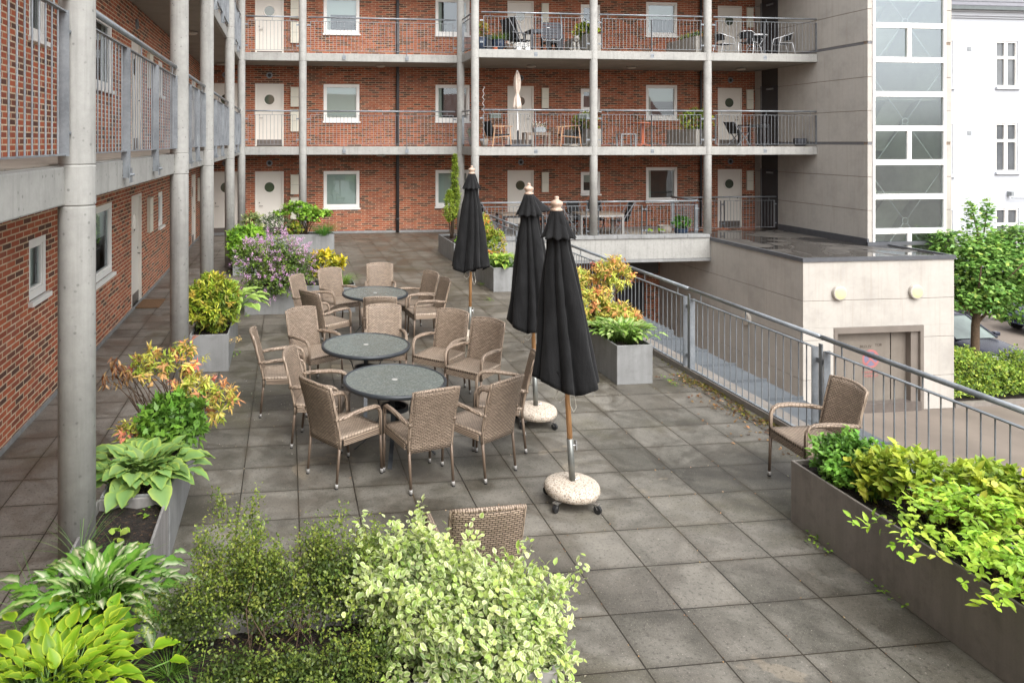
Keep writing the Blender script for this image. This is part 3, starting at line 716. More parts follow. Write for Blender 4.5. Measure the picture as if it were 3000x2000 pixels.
for x, z in ((14.18, -.81), (16.37, -.83)):
    o = MB().lathe([(.17, 0), (.185, -.02), (.185, -.09), (.165, -.1)], (x, y0, z), 32, axis='y').build('wall_lamp', 'lamp_rim', LB)
    MB().lathe([(.002, -.115), (.1, -.113), (.164, -.098)], (x, y0, z), 32, axis='y').build('lamp_glass', 'lamp_y', o)
o = MB().lathe([(.002, -.1), (.17, -.09), (.185, -.07), (.17, 0)], (x0, 19.9, -2.0), 28, axis='x').build('wall_lamp', 'lamp_rim', LB)

# ------------------------------------------------------------------ stair tower
ST = thing('stair_tower', 'pale concrete stair tower with tall white framed glass front', 'tower', (18.2, 19.8, -3.95))
joints = [-3.95, -1.9, -.9, .1, 1.07, 2.05, 3.0, 4.0, 4.99, 5.96, 6.98, 7.97, 8.95, 11.5]
mb = MB()
for a, b in zip(joints[:-1], joints[1:]):
    g = .09 if abs(a - 3.0) < .01 or abs(a - 5.96) < .01 else .014
    a2 = a + g
    mb.box(16.9, 17.1, 19.95, 23.8, a2, b)                      # left flank
    mb.box(16.9, 17.045, 19.8, 19.949, a2, b)                   # front return
    mb.box(19.45, 19.64, 19.8, 28, a2, b)                       # right flank
    mb.box(16.88, 17.1, 24.70, 25.04, a2, b)
mb.build('concrete_wall', 'tower', ST, bevel=.006)
mb = MB(); mb.box(16.915, 17.09, 19.96, 23.79, -3.9, 11.4); mb.box(16.915, 17.03, 19.815, 19.94, -3.9, 11.4); mb.box(19.46, 19.625, 19.815, 27.9, -3.9, 11.4); mb.build('wall_joint', 'joint', ST)
for z in (3.0, 5.96):
    mb = MB(); mb.box(16.903, 16.914, 19.96, 23.79, z + .005, z + .085); mb.box(16.91, 17.03, 19.803, 19.814, z + .005, z + .085); mb.box(19.626, 19.637, 19.9, 27, z + .005, z + .085); mb.build('floor_band', 'band', ST)
mb = MB(); mb.box(16.91, 17.1, 23.8, 25.05, 0, 11.4); mb.build('dark_cladding', 'darkwall', ST)
for zf in FL:
    mb = MB(); mb.box(16.87, 16.908, 23.82, 24.68, zf + .02, zf + 2.12); o = mb.build('metal_door', 'darkdoor', ST)
    mb = MB(); mb.box(16.84, 16.87, 24.0, 24.35, zf + 1.98, zf + 2.04); mb.build('door_closer', 'galv', o)
    mb = MB(); mb.box(16.85, 16.868, 24.62, 24.69, zf + .02, zf + 2.14); mb.build('door_frame', 'band', o)
zm = [-2.54, -1.54, -.54, .47, 1.48, 2.49, 3.49, 4.5, 5.51, 6.52, 7.53, 8.54, 9.55]
gx0, gx1, gy = 17.055, 19.44, 19.83
fr = MB()
for z in zm: fr.box(gx0, gx1, gy - .05, gy + .05, z - .078, z - .008); fr.box(gx0, gx1, gy - .05, gy + .05, z + .008, z + .078)
for z in zm: fr.box(gx0 + .01, gx1 - .01, gy - .03, gy + .03, z - .008, z + .008)
for a, b in zip(zm[:-1], zm[1:]):
    fr.box(gx0, gx0 + .075, gy - .05, gy + .05, a + .078, b - .078); fr.box(gx1 - .075, gx1, gy - .05, gy + .05, a + .078, b - .078)
split = [5, 2, 8, -1]
for i, (a, b) in enumerate(zip(zm[:-1], zm[1:])):
    if i % 3 == 2: fr.box(18.18, 18.31, gy - .05, gy + .05, a + .078, b - .078)
fr.build('glazing_frame', 'white', ST)
for i, (a, b) in enumerate(zip(zm[:-1], zm[1:])):
    spans = [(gx0 + .075, 18.18), (18.31, gx1 - .075)] if i % 3 == 2 else [(gx0 + .075, gx1 - .075)]
    for p, q in spans: MB().add([(p, gy, a + .078), (q, gy, a + .078), (q, gy, b - .078), (p, gy, b - .078)], [(0, 1, 2, 3)]).build('glass_pane', 'tglass', ST)
# interior: rear wall, landings, flights, cross bracing
mb = MB(); mb.box(17.1, 19.45, 23.3, 23.4, -3.9, 11.4); mb.box(19.40, 19.449, 19.96, 23.3, -3.9, 11.4); mb.box(17.101, 17.15, 19.96, 23.3, -3.9, 11.4); mb.build('stairwell_wall', 'stair', ST)
mb = MB()
for zf in (-3.0, 0.05, 3.0, 5.95, 8.9):
    mb.box(17.16, 19.39, 22.0, 23.29, zf - .2, zf)
    mb.box(17.16, 19.39, 20.0, 20.9, zf - 1.62, zf - 1.45)
    mb.beam((17.7, 20.9, zf - 1.55), (17.7, 22.0, zf - .1), .9, .16); mb.beam((18.85, 20.9, zf - 1.55), (18.85, 22.0, zf - 3.0), .9, .16)
mb.build('stair_flight', 'stair', ST)
for zc in (-2.2, .74, 3.70, 6.66, 9.6):
    mb = MB(); cx_ = (gx0 + gx1) / 2; yy = gy + .12
    for sx in (-1, 1):
        for sz in (-1, 1): mb.cyl((cx_ + sx * .07, yy, zc + sz * .07), (cx_ + sx * 1.13, yy, zc + sz * 1.42), .012, 8)
    ring = [(cx_ + .095 * math.cos(t * math.pi / 12), yy, zc + .095 * math.sin(t * math.pi / 12)) for t in range(25)]
    mb.tube(ring, .013, 6); mb.build('cross_brace', 'rod', ST, smooth=True)

# ------------------------------------------------------------------ zinc roof strip and brick stub below the terrace edge
ZR = thing('zinc_roof', 'narrow grey zinc roof strip with standing seams below the terrace railing', 'roof', (5.95, 8, -.2))
mb = MB(); mb.box(5.57, 6.36, -8, 12.6, -.16, -.1); mb.build('zinc_sheet', 'zinc', ZR)
for k in range(29):
    y = -7.6 + k * .7; MB().box(5.57, 6.37, y - .012, y + .012, -.1, -.065).build('standing_seam', 'zinc', ZR)
mb = MB(); mb.box(5.57, 6.34, -8, 12.6, -3.95, -.17); mb.build('wall', 'tower', ZR)
BS = thing('brick_shed', 'small brick stub with ribbed grey roof below the terrace', 'shed', (6.3, 13.8, -3.95))
mb = MB(); mb.box(5.6, 6.85, 12.75, 15.5, -3.95, -.42); mb.build('brick_wall', 'brick_x', BS)
mb = MB(); mb.box(5.58, 6.95, 12.65, 15.6, -.418, -.36)
for k in range(18): mb.box(5.58, 6.97, 12.68 + k * .165, 12.74 + k * .165, -.36, -.32)
mb.build('ribbed_roof', 'zinc', BS)

# ------------------------------------------------------------------ white house across the street
WH = thing('white_house', 'white rendered house with slate roof and tall cross-barred windows across the street', 'house', (32, 27, -3.95))
Ww = Wall('x', 27.0)
wins = [(28.8, 29.81, 5.34, 7.21), (28.79, 29.81, 1.86, 3.85), (28.8, 29.85, -1.46, .36), (25.75, 26.83, 5.32, 7.19), (25.75, 26.83, 1.75, 3.8), (25.75, 26.83, -1.5, .3),
        (32.2, 33.2, 5.34, 7.21), (32.2, 33.2, 1.86, 3.85), (32.2, 33.2, -1.46, .36)]
Ww.holes(MB(), 21, 46, -3.95, 8.6, wins, .13).build('wall', 'white_r', WH)
for a, b, c, d in wins:
    mb = MB(); n0, n1 = -.13, -.03; f = .065
    Ww.box(mb, a, b, n0, n1, d - f, d); Ww.box(mb, a, b, n0, n1, c, c + f); Ww.box(mb, a, a + f, n0, n1, c + f, d - f); Ww.box(mb, b - f, b, n0, n1, c + f, d - f)
    m = (a + b) / 2; t = c + (d - c) * .64
    Ww.box(mb, m - .075, m + .075, n0, n1 - .01, c + f, d - f); Ww.box(mb, a + f, b - f, n0, n1 - .012, t - .06, t + .06)
    o = mb.build('window', 'white', WH)
    mb = MB(); Ww.box(mb, a + f, b - f, -.125, -.10, c + f, d - f); mb.build('pane', 'winglass2', o)
    mb = MB(); Ww.box(mb, a - .04, b + .06, .002, .09, c - .1, c - .012); mb.build('sill', 'white_r', o)
mb = MB(); Ww.box(mb, 21, 46, .002, .06, 8.12, 8.2); Ww.box(mb, 21, 46, .002, .12, 8.2, 8.36); Ww.box(mb, 21, 46, .002, .2, 8.36, 8.5); mb.build('cornice', 'white_r', WH)
mb = MB(); Ww.box(mb, 21, 46, .205, .33, 8.42, 8.56); mb.build('gutter', 'gutter', WH)
mb = MB(); mb.add([(21, 26.72, 8.55), (46, 26.72, 8.55), (46, 32, 12.9), (21, 32, 12.9)], [(0, 1, 2, 3)])
for k in range(20):
    y = 26.75 + k * .26; z = 8.57 + (y - 26.72) * .824; mb.box(21, 46, y, y + .02, z, z + .02)
mb.build('roof', 'slate', WH)
for z in (6.87, 3.45):
    mb = MB(); Ww.box(mb, 27.5, 27.66, .002, .02, z - .08, z + .08); mb.build('wall_vent', 'greypaint', WH)
mb = MB(); Ww.box(mb, 29.3, 29.42, .002, .2, .88, 1.06); mb.cyl((29.36, 26.85, .8), (31.2, 26.9, .76), .02, 8); mb.build('outdoor_lamp', 'greypaint', WH)

NH = thing('neighbour_house', 'long red roofed house behind the viewer, seen only mirrored in the window panes', 'house', (6, -26, -3.95))
MB().box(-30, 40, -34, -24, -3.95, 4.2).build('wall', 'brick_x', NH)
MB().add([(-30.5, -23.6, 4.1), (40.5, -23.6, 4.1), (40.5, -29, 8.2), (-30.5, -29, 8.2), (-30.5, -34.4, 4.1), (40.5, -34.4, 4.1)], [(0, 1, 2, 3), (3, 2, 5, 4), (0, 3, 4), (1, 5, 2)]).build('roof', 'redwood', NH)

# ------------------------------------------------------------------ street: kerb, cars
mb = MB(); mb.box(17.6, 40, 17.62, 17.75, -3.95, -3.83); structure(mb.build('kerb', 'planter_d'))
mb = MB(); mb.box(17.6, 40, 17.76, 19.2, -3.95, -3.86); structure(mb.build('flower_bed_soil', 'soil'))
def car(loc, yaw, paint, label):
    t = thing('parked_car', label, 'car', loc, yaw)
    st = [(-2.15, .38, .62, .62, .60), (-2.05, .25, .88, .78, .72), (-1.5, .2, .96, .86, .78), (-.6, .2, .95, .88, .80), (.7, .2, .95, .88, .80), (1.5, .2, .86, .85, .76), (2.0, .25, .74, .76, .66), (2.18, .38, .58, .6, .5)]
    vs, fs = [], []
    for x, zb, zt, w, wt in st:
        for y, z in ((-w * .92, zb), (-w, (zb + zt) / 2 - .05), (-w * .97, zt - .12), (-wt, zt), (wt, zt), (w * .97, zt - .12), (w, (zb + zt) / 2 - .05), (w * .92, zb)): vs.append((x, y, z))
    k = 8
    for i in range(len(st) - 1):
        for j in range(k): fs.append((i * k + j, i * k + (j + 1) % k, (i + 1) * k + (j + 1) % k, (i + 1) * k + j))
    fs += [tuple(range(k)), tuple(reversed(range((len(st) - 1) * k, len(st) * k)))]
    MB().add(vs, fs).build('body', paint, t, True, world=False, sub=1)
    lo = [(-1.75, .70, .93), (.85, .72, .93)]; hi = [(-1.1, .56, 1.40), (-.02, .57, 1.41)]
    c = [(-1.75, -.72, .92), (.88, -.74, .92), (.88, .74, .92), (-1.75, .74, .92), (-1.05, -.57, 1.40), (-.05, -.58, 1.42), (-.05, .58, 1.42), (-1.05, .57, 1.40)]
    MB().add([c[1], c[2], c[6], c[5]], [(0, 1, 2, 3)]).build('windscreen', 'carglass', t, world=False)
    MB().add([c[3], c[0], c[4], c[7]], [(0, 1, 2, 3)]).build('rear_window', 'dark', t, world=False)
    for a, b, d, e in ((0, 1, 5, 4), (2, 3, 7, 6)): MB().add([c[a], c[b], c[d], c[e]], [(0, 1, 2, 3)]).build('side_window', 'dark', t, world=False)
    mb = MB(); mb.add([(-1.1, -.58, 1.405), (-.02, -.59, 1.42), (-.02, .59, 1.42), (-1.1, .58, 1.405), (-1.0, -.45, 1.45), (-.15, -.46, 1.46), (-.15, .46, 1.46), (-1.0, .45, 1.45)], [(0, 1, 5, 4), (1, 2, 6, 5), (2, 3, 7, 6), (3, 0, 4, 7), (4, 5, 6, 7)]); mb.build('roof', paint, t, world=False)
    mb = MB()
    for a, b in ((1, 5), (2, 6), (0, 4), (3, 7)): mb.beam(c[a], c[b], .07, .05)
    for s in (-1, 1): mb.beam((-.45, s * .745, .93), (-.5, s * .585, 1.41), .06, .03)
    mb.build('window_pillars', paint, t, world=False)
    for x in (-1.32, 1.35):
        for s in (-1, 1):
            w = MB().lathe([(.2, s * .06), (.3, s * .07), (.32, s * .04), (.32, -s * .1), (.2, -s * .1)], (x, s * .78, .32), 28, axis='y').build('wheel', 'tyre', t, world=False)
            mb = MB().lathe([(.002, s * .085), (.05, s * .085), (.05, s * .06), (.2, s * .055), (.215, s * .075), (.215, s * .05)], (x, s * .78, .32), 28, axis='y')
            for q in range(5):
                a = q * 2 * math.pi / 5; mb.beam((x, s * .85, .32), (x + .2 * math.cos(a), s * .85, .32 + .2 * math.sin(a)), .05, .02, (0, 1, 0))
            mb.build('rim', 'rim', w, world=False)
    for s in (-1, 1):
        MB().box(2.0, 2.1, s * .45, s * .68, .6, .7).build('headlight', 'headl', t, world=False)
        MB().box(-2.13, -2.0, s * .5, s * .74, .72, .88).build('tail_light', 'red', t, world=False)
        mb = MB(); mb.box(.62, .78, s * .78, s * .98, .93, 1.06); mb.build('wing_mirror', paint, t, world=False, bevel=.03)
    return t
car((21.35, 21.55, -3.95), R(-90), 'carpaint', 'graphite car facing the hedge with its pale windscreen behind the street tree')
car((28.75, 24.1, -3.95), R(180), 'carblue', 'dark blue car at the right edge of the street, only its bumper and wheel showing')
car((23.2, 25.6, -3.95), R(180), 'carblack', 'black car with a red tail light behind the crown of the street tree')
MT = thing('motorcycle', 'motorcycle half hidden behind the street tree crown by the white house', 'motorcycle', (27.3, 25.9, -3.95), R(180))
for x in (-.7, .7):
    w = MB().lathe([(.2, .04), (.29, .06), (.31, 0), (.29, -.06), (.2, -.04)], (x, 0, .31), 28, axis='y').build('wheel', 'tyre', MT, world=False)
    MB().lathe([(.03, .05), (.2, .02), (.2, -.02), (.03, -.05)], (x, 0, .31), 20, axis='y').build('rim', 'rim', w, world=False)
mb = MB(); mb.tube([(-.7, 0, .31), (-.3, 0, .55), (.35, 0, .7), (.5, 0, .95)], .05, 8); mb.tube([(.7, .08, .31), (.48, .08, .95)], .025, 6); mb.tube([(.7, -.08, .31), (.48, -.08, .95)], .025, 6); mb.build('frame', 'black', MT, world=False)
MB().lathe([(.02, -.28), (.13, -.2), (.16, 0), (.12, .2), (.02, .28)], (.12, 0, .82), 14, axis='x').build('fuel_tank', 'carblue', MT, world=False)
mb = MB(); mb.box(-.75, -.05, -.13, .13, .74, .84); mb.build('saddle', 'black', MT, world=False, bevel=.04)
mb = MB(); mb.tube([(.38, -.36, 1.02), (.46, -.1, 1.0), (.46, .1, 1.0), (.38, .36, 1.02)], .018, 6); mb.build('handlebar', 'black', MT, world=False)
mb = MB(); mb.box(-.2, .25, -.16, .16, .28, .58); mb.build('engine', 'galv', MT, world=False, bevel=.05)

# ------------------------------------------------------------------ planters
def planter(x0, x1, y0, y1, label, mat='planter', h=.5, z=0.0, group='grey planter boxes', soil=.06):
    t = thing('planter_box', label, 'planter', ((x0 + x1) / 2, (y0 + y1) / 2, z), 0, group); w = .02
    mb = MB()
    o = [(x0, y0), (x1, y0), (x1, y1), (x0, y1)]; i = [(x0 + w, y0 + w), (x1 - w, y0 + w), (x1 - w, y1 - w), (x0 + w, y1 - w)]
    vs = [(x, y, z + .003) for x, y in o] + [(x, y, z + h) for x, y in o] + [(x, y, z + h) for x, y in i] + [(x, y, z + h - .2) for x, y in i]
    fs = []
    for a in range(4):
        b = (a + 1) % 4; fs += [(a, b, 4 + b, 4 + a), (4 + a, 4 + b, 8 + b, 8 + a), (8 + a, 8 + b, 12 + b, 12 + a)]
    mb.add(vs, fs).build('box_wall', mat, t, bevel=.006)
    mb = MB(); nx, ny = max(2, int((x1 - x0) * 14)), max(2, int((y1 - y0) * 14))
    mb.grid(lambda u, v: (x0 + w + u * (x1 - x0 - 2 * w), y0 + w + v * (y1 - y0 - 2 * w), z + h - soil + random.uniform(-.015, .02)), nx, ny).build('soil', 'soil', t, smooth=False)
    return t
planter(-1.36, -.86, 5.63, 7.42, 'long grey planter beside the nearest column, holding the large green hosta')
planter(-1.37, -.865, 4.06, 5.60, 'weathered planter with bare soil and weeds, right below the nearest column', 'planter_l', soil=.07)
planter(-1.37, -.865, 2.0, 4.03, 'weathered planter in the bottom left corner full of lime green hosta', 'planter_l')
planter(-.84, 1.32, 3.5, 4.06, 'planter along the bottom edge holding the fine-leaved and variegated shrubs', 'planter_l', soil=.05)
planter(-1.30, -.78, 10.18, 12.1, 'grey planter with the round yellow green shrub by the second column')
planter(-.75, 1.24, 13.42, 13.97, 'long grey planter under the pink lilac, crosswise to the walkway')
planter(-1.24, -.70, 17.4, 20.3, 'grey planter with bright green perennials by the fourth column')
planter(-.95, 1.33, 20.85, 21.4, 'long grey planter near the rear wall below the lime green shrub')
planter(4.24, 4.72, 18.55, 20.5, 'grey planter with the slim conifer on the right side')
planter(4.23, 4.71, 14.86, 17.5, 'grey planter behind the farthest black umbrella')
planter(4.18, 4.66, 9.0, 11.05, 'grey planter with the red and orange shrub by the railing')
planter(4.09, 4.62, 1.2, 5.60, 'long dark wet planter in the lower right corner', 'planter_d', soil=.05)

# ------------------------------------------------------------------ wicker chairs
def make_chair():
    t = thing('wicker_armchair', 'x', 'armchair')
    mb = MB()
    def seat(u, v):
        x = (u - .5) * .47; y = -.235 + v * .485; e = 1 - (2 * u - 1) ** 4
        return (x, y, .437 - .012 * math.sin(math.pi * v) * e + .006)
    mb.grid(seat, 8, 8); o = mb.build('seat', 'wk_s', t, True, world=False, solid=.03)
    mb = MB(); mb.box(-.235, .235, .232, .25, .36, .435); mb.box(-.243, -.226, -.2, .235, .375, .435); mb.box(.226, .243, -.2, .235, .375, .435); mb.build('apron', 'wk_b', t, world=False, bevel=.006)
    mb = MB()
    def back(u, v):
        x = (u - .5) * (.43 + .02 * v); q = (2 * u - 1) ** 2
        z = .35 + v * (.565 + .018 * (1 - q)); y = -.235 - .17 * max(0, v - .1) ** 1.15 + .035 * q * (0.2 + v)
        return (x, y, z)
    mb.grid(back, 10, 12); o = mb.build('backrest', 'wk_b', t, True, world=False, solid=.026, bevel=0.0)
    mb = MB()
    rim = [back(0, v / 8) for v in range(9)] + [back(u / 8, 1) for u in range(1, 9)] + [back(1, 1 - v / 8) for v in range(1, 9)]
    mb.tube(rim, .0155, 8); mb.build('backrest_rim', 'wk_a', o, True, world=False)
    for s in (-1, 1):
        pth = [(s * .243, .238, .37), (s * .243, .238, .52), (s * .246, .232, .585), (s * .25, .205, .628), (s * .253, .16, .648), (s * .255, .05, .653), (s * .25, -.1, .642), (s * .238, -.22, .625), (s * .215, -.285, .615)]
        MB().tube(pth, [.0165, .0165, .018, .02, .021, .022, .022, .02, .017], 10).build('arm', 'wk_a', t, True, world=False)
        for (p, q) in (((s * .243, .238, .375), (s * .243, .252, .045)), ((s * .212, -.225, .40), (s * .212, -.262, .045))):
            o = MB().tube([p, q], [.0145, .0125], 10).build('leg', 'wk_leg', t, True, world=False)
            d = (Vector(q) - Vector(p)).normalized() * .045
            mb = MB(); mb.cyl(q, Vector(q) + d * .75, .0155, 10); mb.build('foot_cap', 'cap', o, True, world=False)
            mb = MB(); mb.cyl(Vector(q) + d * .75, Vector(q) + d, .0145, 10); mb.build('foot_pad', 'black', o, True, world=False)
    return t
chair0 = make_chair()
chairs = [
    ((.535, 6.93), (.434, .305), 'wicker chair at the nearest table, left front, its dark back to the viewer'),
    ((1.21, 6.73), (-.147, .495), 'wicker chair closest to the viewer at the nearest table, its back fully seen'),
    ((1.82, 6.885), (-.325, .49), 'wicker chair at the right front of the nearest table, next to the umbrella base'),
    ((2.17, 7.42), (-.437, .13), 'wicker chair at the right of the nearest table, half hidden by the chair before it'),
    ((.36, 7.68), (.5, -.14), 'wicker chair on the left side of the nearest table, with one rust-tinted arm'),
    ((-.03, 8.63), (1, .0), 'wicker chair standing farthest left, seen from the side, apart from the tables'),
    ((.36, 9.42), (.30, -.485), 'wicker chair at the upper left of the middle table, its broad back facing the viewer'),
    ((1.255, 9.42), (-.06, -1), 'wicker chair at the head of the middle table, facing the viewer'),
    ((1.90, 9.10), (-.66, -.75), 'wicker chair at the upper right of the middle table'),
    ((2.20, 8.58), (-.71, -.70), 'wicker chair right of the middle table, the one nearer the umbrellas'),
    ((.60, 10.98), (.8, .6), 'wicker chair at the left front of the far table, its dark back turned'),
    ((.45, 11.9), (.87, -.49), 'wicker chair at the far left of the far table, before the lilac planter'),
    ((.88, 12.38), (.46, -.89), 'wicker chair behind the far table on the left, under the yellow shrub'),
    ((1.61, 12.75), (-.1, -1), 'wicker chair at the head of the far table, farthest from the viewer'),
    ((2.07, 12.0), (-.93, -.36), 'wicker chair right of the far table, the farther one of the pair'),
    ((2.15, 11.45), (-.99, -.12), 'wicker chair right of the far table, the nearer one of the pair'),
    ((1.33, 10.62), (.1, 1), 'wicker chair in front of the far table, back against the middle table chair'),
    ((4.69, 6.13), (-1, .03), 'lone wicker chair by the railing behind the dark planter'),
    ((1.18, 4.64), (-.03, 1), 'wicker chair behind the variegated bush, only the top of its back showing'),
]
for i, ((x, y), (dx, dy), lab) in enumerate(chairs):
    c = chair0 if i == 0 else copy_tree(chair0)
    c.location = (x, y, 0); c.rotation_euler = (0, 0, math.atan2(-dx, dy)); c['label'] = lab; c['group'] = 'wicker armchairs on the terrace'

# ------------------------------------------------------------------ round tables
def make_table():
    t = thing('round_table', 'x', 'table')
    mb = MB().lathe([(.03, .715), (.03, .728), (.495, .728), (.5, .724), (.5, .715)], (0, 0, 0), 64); mb.build('tabletop', 'ttop', t, world=False)
    mb = MB().lathe([(.49, .70), (.49, .731), (.507, .736), (.52, .728), (.522, .708), (.515, .694)], (0, 0, 0), 64); mb.build('rim', 'trim', t, True, world=False)
    MB().lathe([(.016, .729), (.028, .731), (.03, .729), (.03, .71)], (0, 0, 0), 20).build('umbrella_hole', 'cap', t, world=False)
    prof = [(.42, .70), (.37, .685), (.25, .62), (.165, .53), (.142, .45), (.155, .34), (.21, .21), (.31, .09), (.40, .012)]
    for k in range(4):
        a = R(-105 + 90 * k); mb = MB(); d = Vector((math.cos(a), math.sin(a), 0)); n = Vector((-d.y, d.x, 0))
        vs = []
        for r, z in prof:
            for s in (-1, 1):
                for o in (0, .009): vs.append(d * (r + o) + n * s * .021 + Vector((0, 0, z)))
        fs = []
        for i in range(len(prof) - 1):
            b = i * 4; e = b + 4; fs += [(b, b + 2, e + 2, e), (b + 1, e + 1, e + 3, b + 3), (b, e, e + 1, b + 1), (b + 2, b + 3, e + 3, e + 2)]
        mb.add(vs, fs).build('leg', 'trim', t, world=False)
    mb = MB().lathe([(.118, .43), (.118, .47), (.138, .47), (.138, .43)], (0, 0, 0), 32)
    mb.tube([(.035 * math.cos(q * .6) * (1 + q * .12), .035 * math.sin(q * .6) * (1 + q * .12), .44) for q in range(22)], .006, 6); mb.build('ring_brace', 'trim', t, world=False)
    return t
table0 = make_table()
for i, (x, y, lab, rz) in enumerate([(1.07, 7.32, 'nearest round table with mottled glass top', 0), (.92, 8.62, 'middle round table with mottled glass top', R(8)), (1.378, 11.55, 'farthest round table with mottled glass top', R(-12))]):
    t = table0 if i == 0 else copy_tree(table0)
    t.location = (x, y, 0); t.rotation_euler = (0, 0, rz); t['label'] = lab; t['group'] = 'round terrace tables'

# ------------------------------------------------------------------ closed black umbrellas
def umbrella(loc, lean, top, bottom, label, square=False, seed=0, width=1.0, flip=0):
    rr = random.Random(seed); t = thing('closed_umbrella', label, 'umbrella', (loc[0], loc[1], 0), 0, 'closed black umbrellas')
    ax = lambda z: (lean[0] * max(0, z - .2) / (top - .2), lean[1] * max(0, z - .2) / (top - .2))
    P = lambda z, dx=0, dy=0: (ax(z)[0] + dx, ax(z)[1] + dy, z)
    B = lambda mb, n, m, p=t, **k: mb.build(n, m, p, world=False, **k)
    if square:
        mb = MB(); mb.box(-.24, .24, -.24, .24, .075, .21); bs = B(mb, 'base', 'agg', bevel=.04)
        for x in (-.19, .19):
            for y in (-.19, .19):
                mb = MB(); mb.lathe([(.002, -.015), (.033, -.015), (.033, .015), (.002, .015)], (x, y, .035), 14, axis='x'); B(mb, 'caster', 'black', bs)
    else:
        mb = MB().lathe([(.05, .085), (.195, .085), (.222, .098), (.234, .125), (.233, .15), (.222, .172), (.2, .186), (.12, .198), (.03, .202)], (0, 0, 0), 48, fun=lambda a, i, z: 1 + .012 * math.sin(3 * a) + .006 * math.sin(17 * a + i)); bs = B(mb, 'base', 'agg', smooth=True)
        for a in (R(215), R(-55), R(25), R(130)):
            d = Vector((math.cos(a), math.sin(a), 0)); n = Vector((-d.y, d.x, 0))
            mb = MB(); c = d * .245 + Vector((0, 0, .036)); mb.cyl(c - n * .012, c + n * .012, .034, 14); w = B(mb, 'caster', 'black', bs)
            mb = MB(); mb.beam(d * .16 + Vector((0, 0, .082)), d * .26 + Vector((0, 0, .082)), .05, .008); mb.beam(d * .225 + Vector((0, 0, .08)), d * .25 + Vector((0, 0, .04)), .034, .006); B(mb, 'caster_fork', 'chrome', w)
    zt = .56
    mb = MB(); mb.tube([P(.2), P(zt)], .0265, 16); tb = B(mb, 'tube', 'tube', smooth=True)
    mb = MB(); mb.tube([P(.2, .02), P(.215, .05), P(.216, .062)], .006, 6); mb.cyl(P(zt - .06, .02), P(zt - .06, .055), .008, 8); mb.beam(P(zt - .1, .05), P(zt - .02, .05), .03, .012); B(mb, 'clamp_screw', 'chrome', tb)
    mb = MB(); mb.tube([P(zt), P(top - .14)], .0225, 16); po = B(mb, 'pole', 'wood', smooth=True)
    mb = MB(); mb.tube([P(bottom + .06), P(bottom - .07)], .0245, 14); B(mb, 'pole_sleeve', 'tube', po, smooth=True)
    x0, y0 = ax(bottom)
    for sx, ln in ((.025, .26), (-.04, .17)):
        q = [(x0 + sx, y0 - .02, bottom + .05), (x0 + sx * 2.2, y0 - .03, bottom - ln * .4), (x0 + sx * 2.8, y0 - .04, bottom - ln * .85), (x0 + sx * 1.8, y0 - .05, bottom - ln), (x0 + sx * .8, y0 - .04, bottom - ln * .8), (x0 + sx * .3, y0 - .03, bottom + .02)]
        mb = MB(); mb.tube(q, .0032, 5); B(mb, 'cord', 'cord', po)
    # folded canopy
    nf = 8; H = top - .13 - bottom; prof = []; n = 112; ph = rr.random() * 6
    amp = [rr.uniform(.75, 1.25) for _ in range(nf)]
    cuts = sorted(2 * math.pi * (i + rr.uniform(-.28, .28)) / nf for i in range(nf)); skew = [rr.uniform(.5, 1.9) for _ in range(nf)]
    def pleat(a, k):
        a = a % (2 * math.pi); i = max([q for q in range(nf) if cuts[q] <= a], default=nf - 1)
        a0 = cuts[i]; a1 = cuts[(i + 1) % nf]; f = ((a - a0) % (2 * math.pi)) / ((a1 - a0) % (2 * math.pi))
        return math.sin(math.pi * min(1, max(0, f)) ** skew[i]) ** .5 * amp[i]
    R0 = [(0, .05), (.06, .08), (.2, .105), (.4, .143), (.6, .18), (.8, .216), (.92, .238), (1, .25)]
    def rad(s):
        for (a, ra), (b, rb) in zip(R0[:-1], R0[1:]):
            if s <= b: return (ra + (rb - ra) * (s - a) / (b - a)) * width
        return R0[-1][1] * width
    vs = []; rows = 36
    for i in range(rows + 1):
        s = i / rows; r0 = rad(s)
        for j in range(n):
            a = 2 * math.pi * j / n; pl = pleat(a + .12 * math.sin(s * 3 + ph), 0)
            depth = .2 + .16 * s
            r = r0 * (1 - depth + depth * 1.35 * pl) * (1 + .025 * math.sin(5 * a + s * 9 + ph) + .018 * math.sin(13 * a - s * 14 + ph * 2) * s) * (1 - .10 * math.exp(-((s - .22) / .07) ** 2))
            z = bottom + H * (1 - s) - (.05 * (1 - pl) * s ** 4) + .035 * s ** 6 * math.sin(2 * a + ph)
            c = ax(z); vs.append((c[0] + r * math.cos(a), c[1] + r * math.sin(a), z))
    fs = [(i * n + j, i * n + (j + 1) % n, (i + 1) * n + (j + 1) % n, (i + 1) * n + j) for i in range(rows) for j in range(n)]
    cp = MB().add(vs, fs); cp = B(cp, 'canopy', 'canvas', smooth=True, solid=.004)
    # inner folds seen from below
    vs2 = []
    for i in range(6):
        s = i / 5
        for j in range(n):
            a = 2 * math.pi * j / n; r = .2 * width * (1 - .15 * s) * (.55 + .45 * abs(math.sin(4 * a + ph))); z = bottom + .12 - .17 * s * (.7 + .3 * math.sin(3 * a)); c = ax(z); vs2.append((c[0] + r * math.cos(a), c[1] + r * math.sin(a), z))
    B(MB().add(vs2, [(i * n + j, i * n + (j + 1) % n, (i + 1) * n + (j + 1) % n, (i + 1) * n + j) for i in range(5) for j in range(n)]), 'canopy_lining', 'canvas', cp, smooth=True)
    # valance cap
    zt0, zb0 = top - .115, top - .36; vs = []; rows = 14
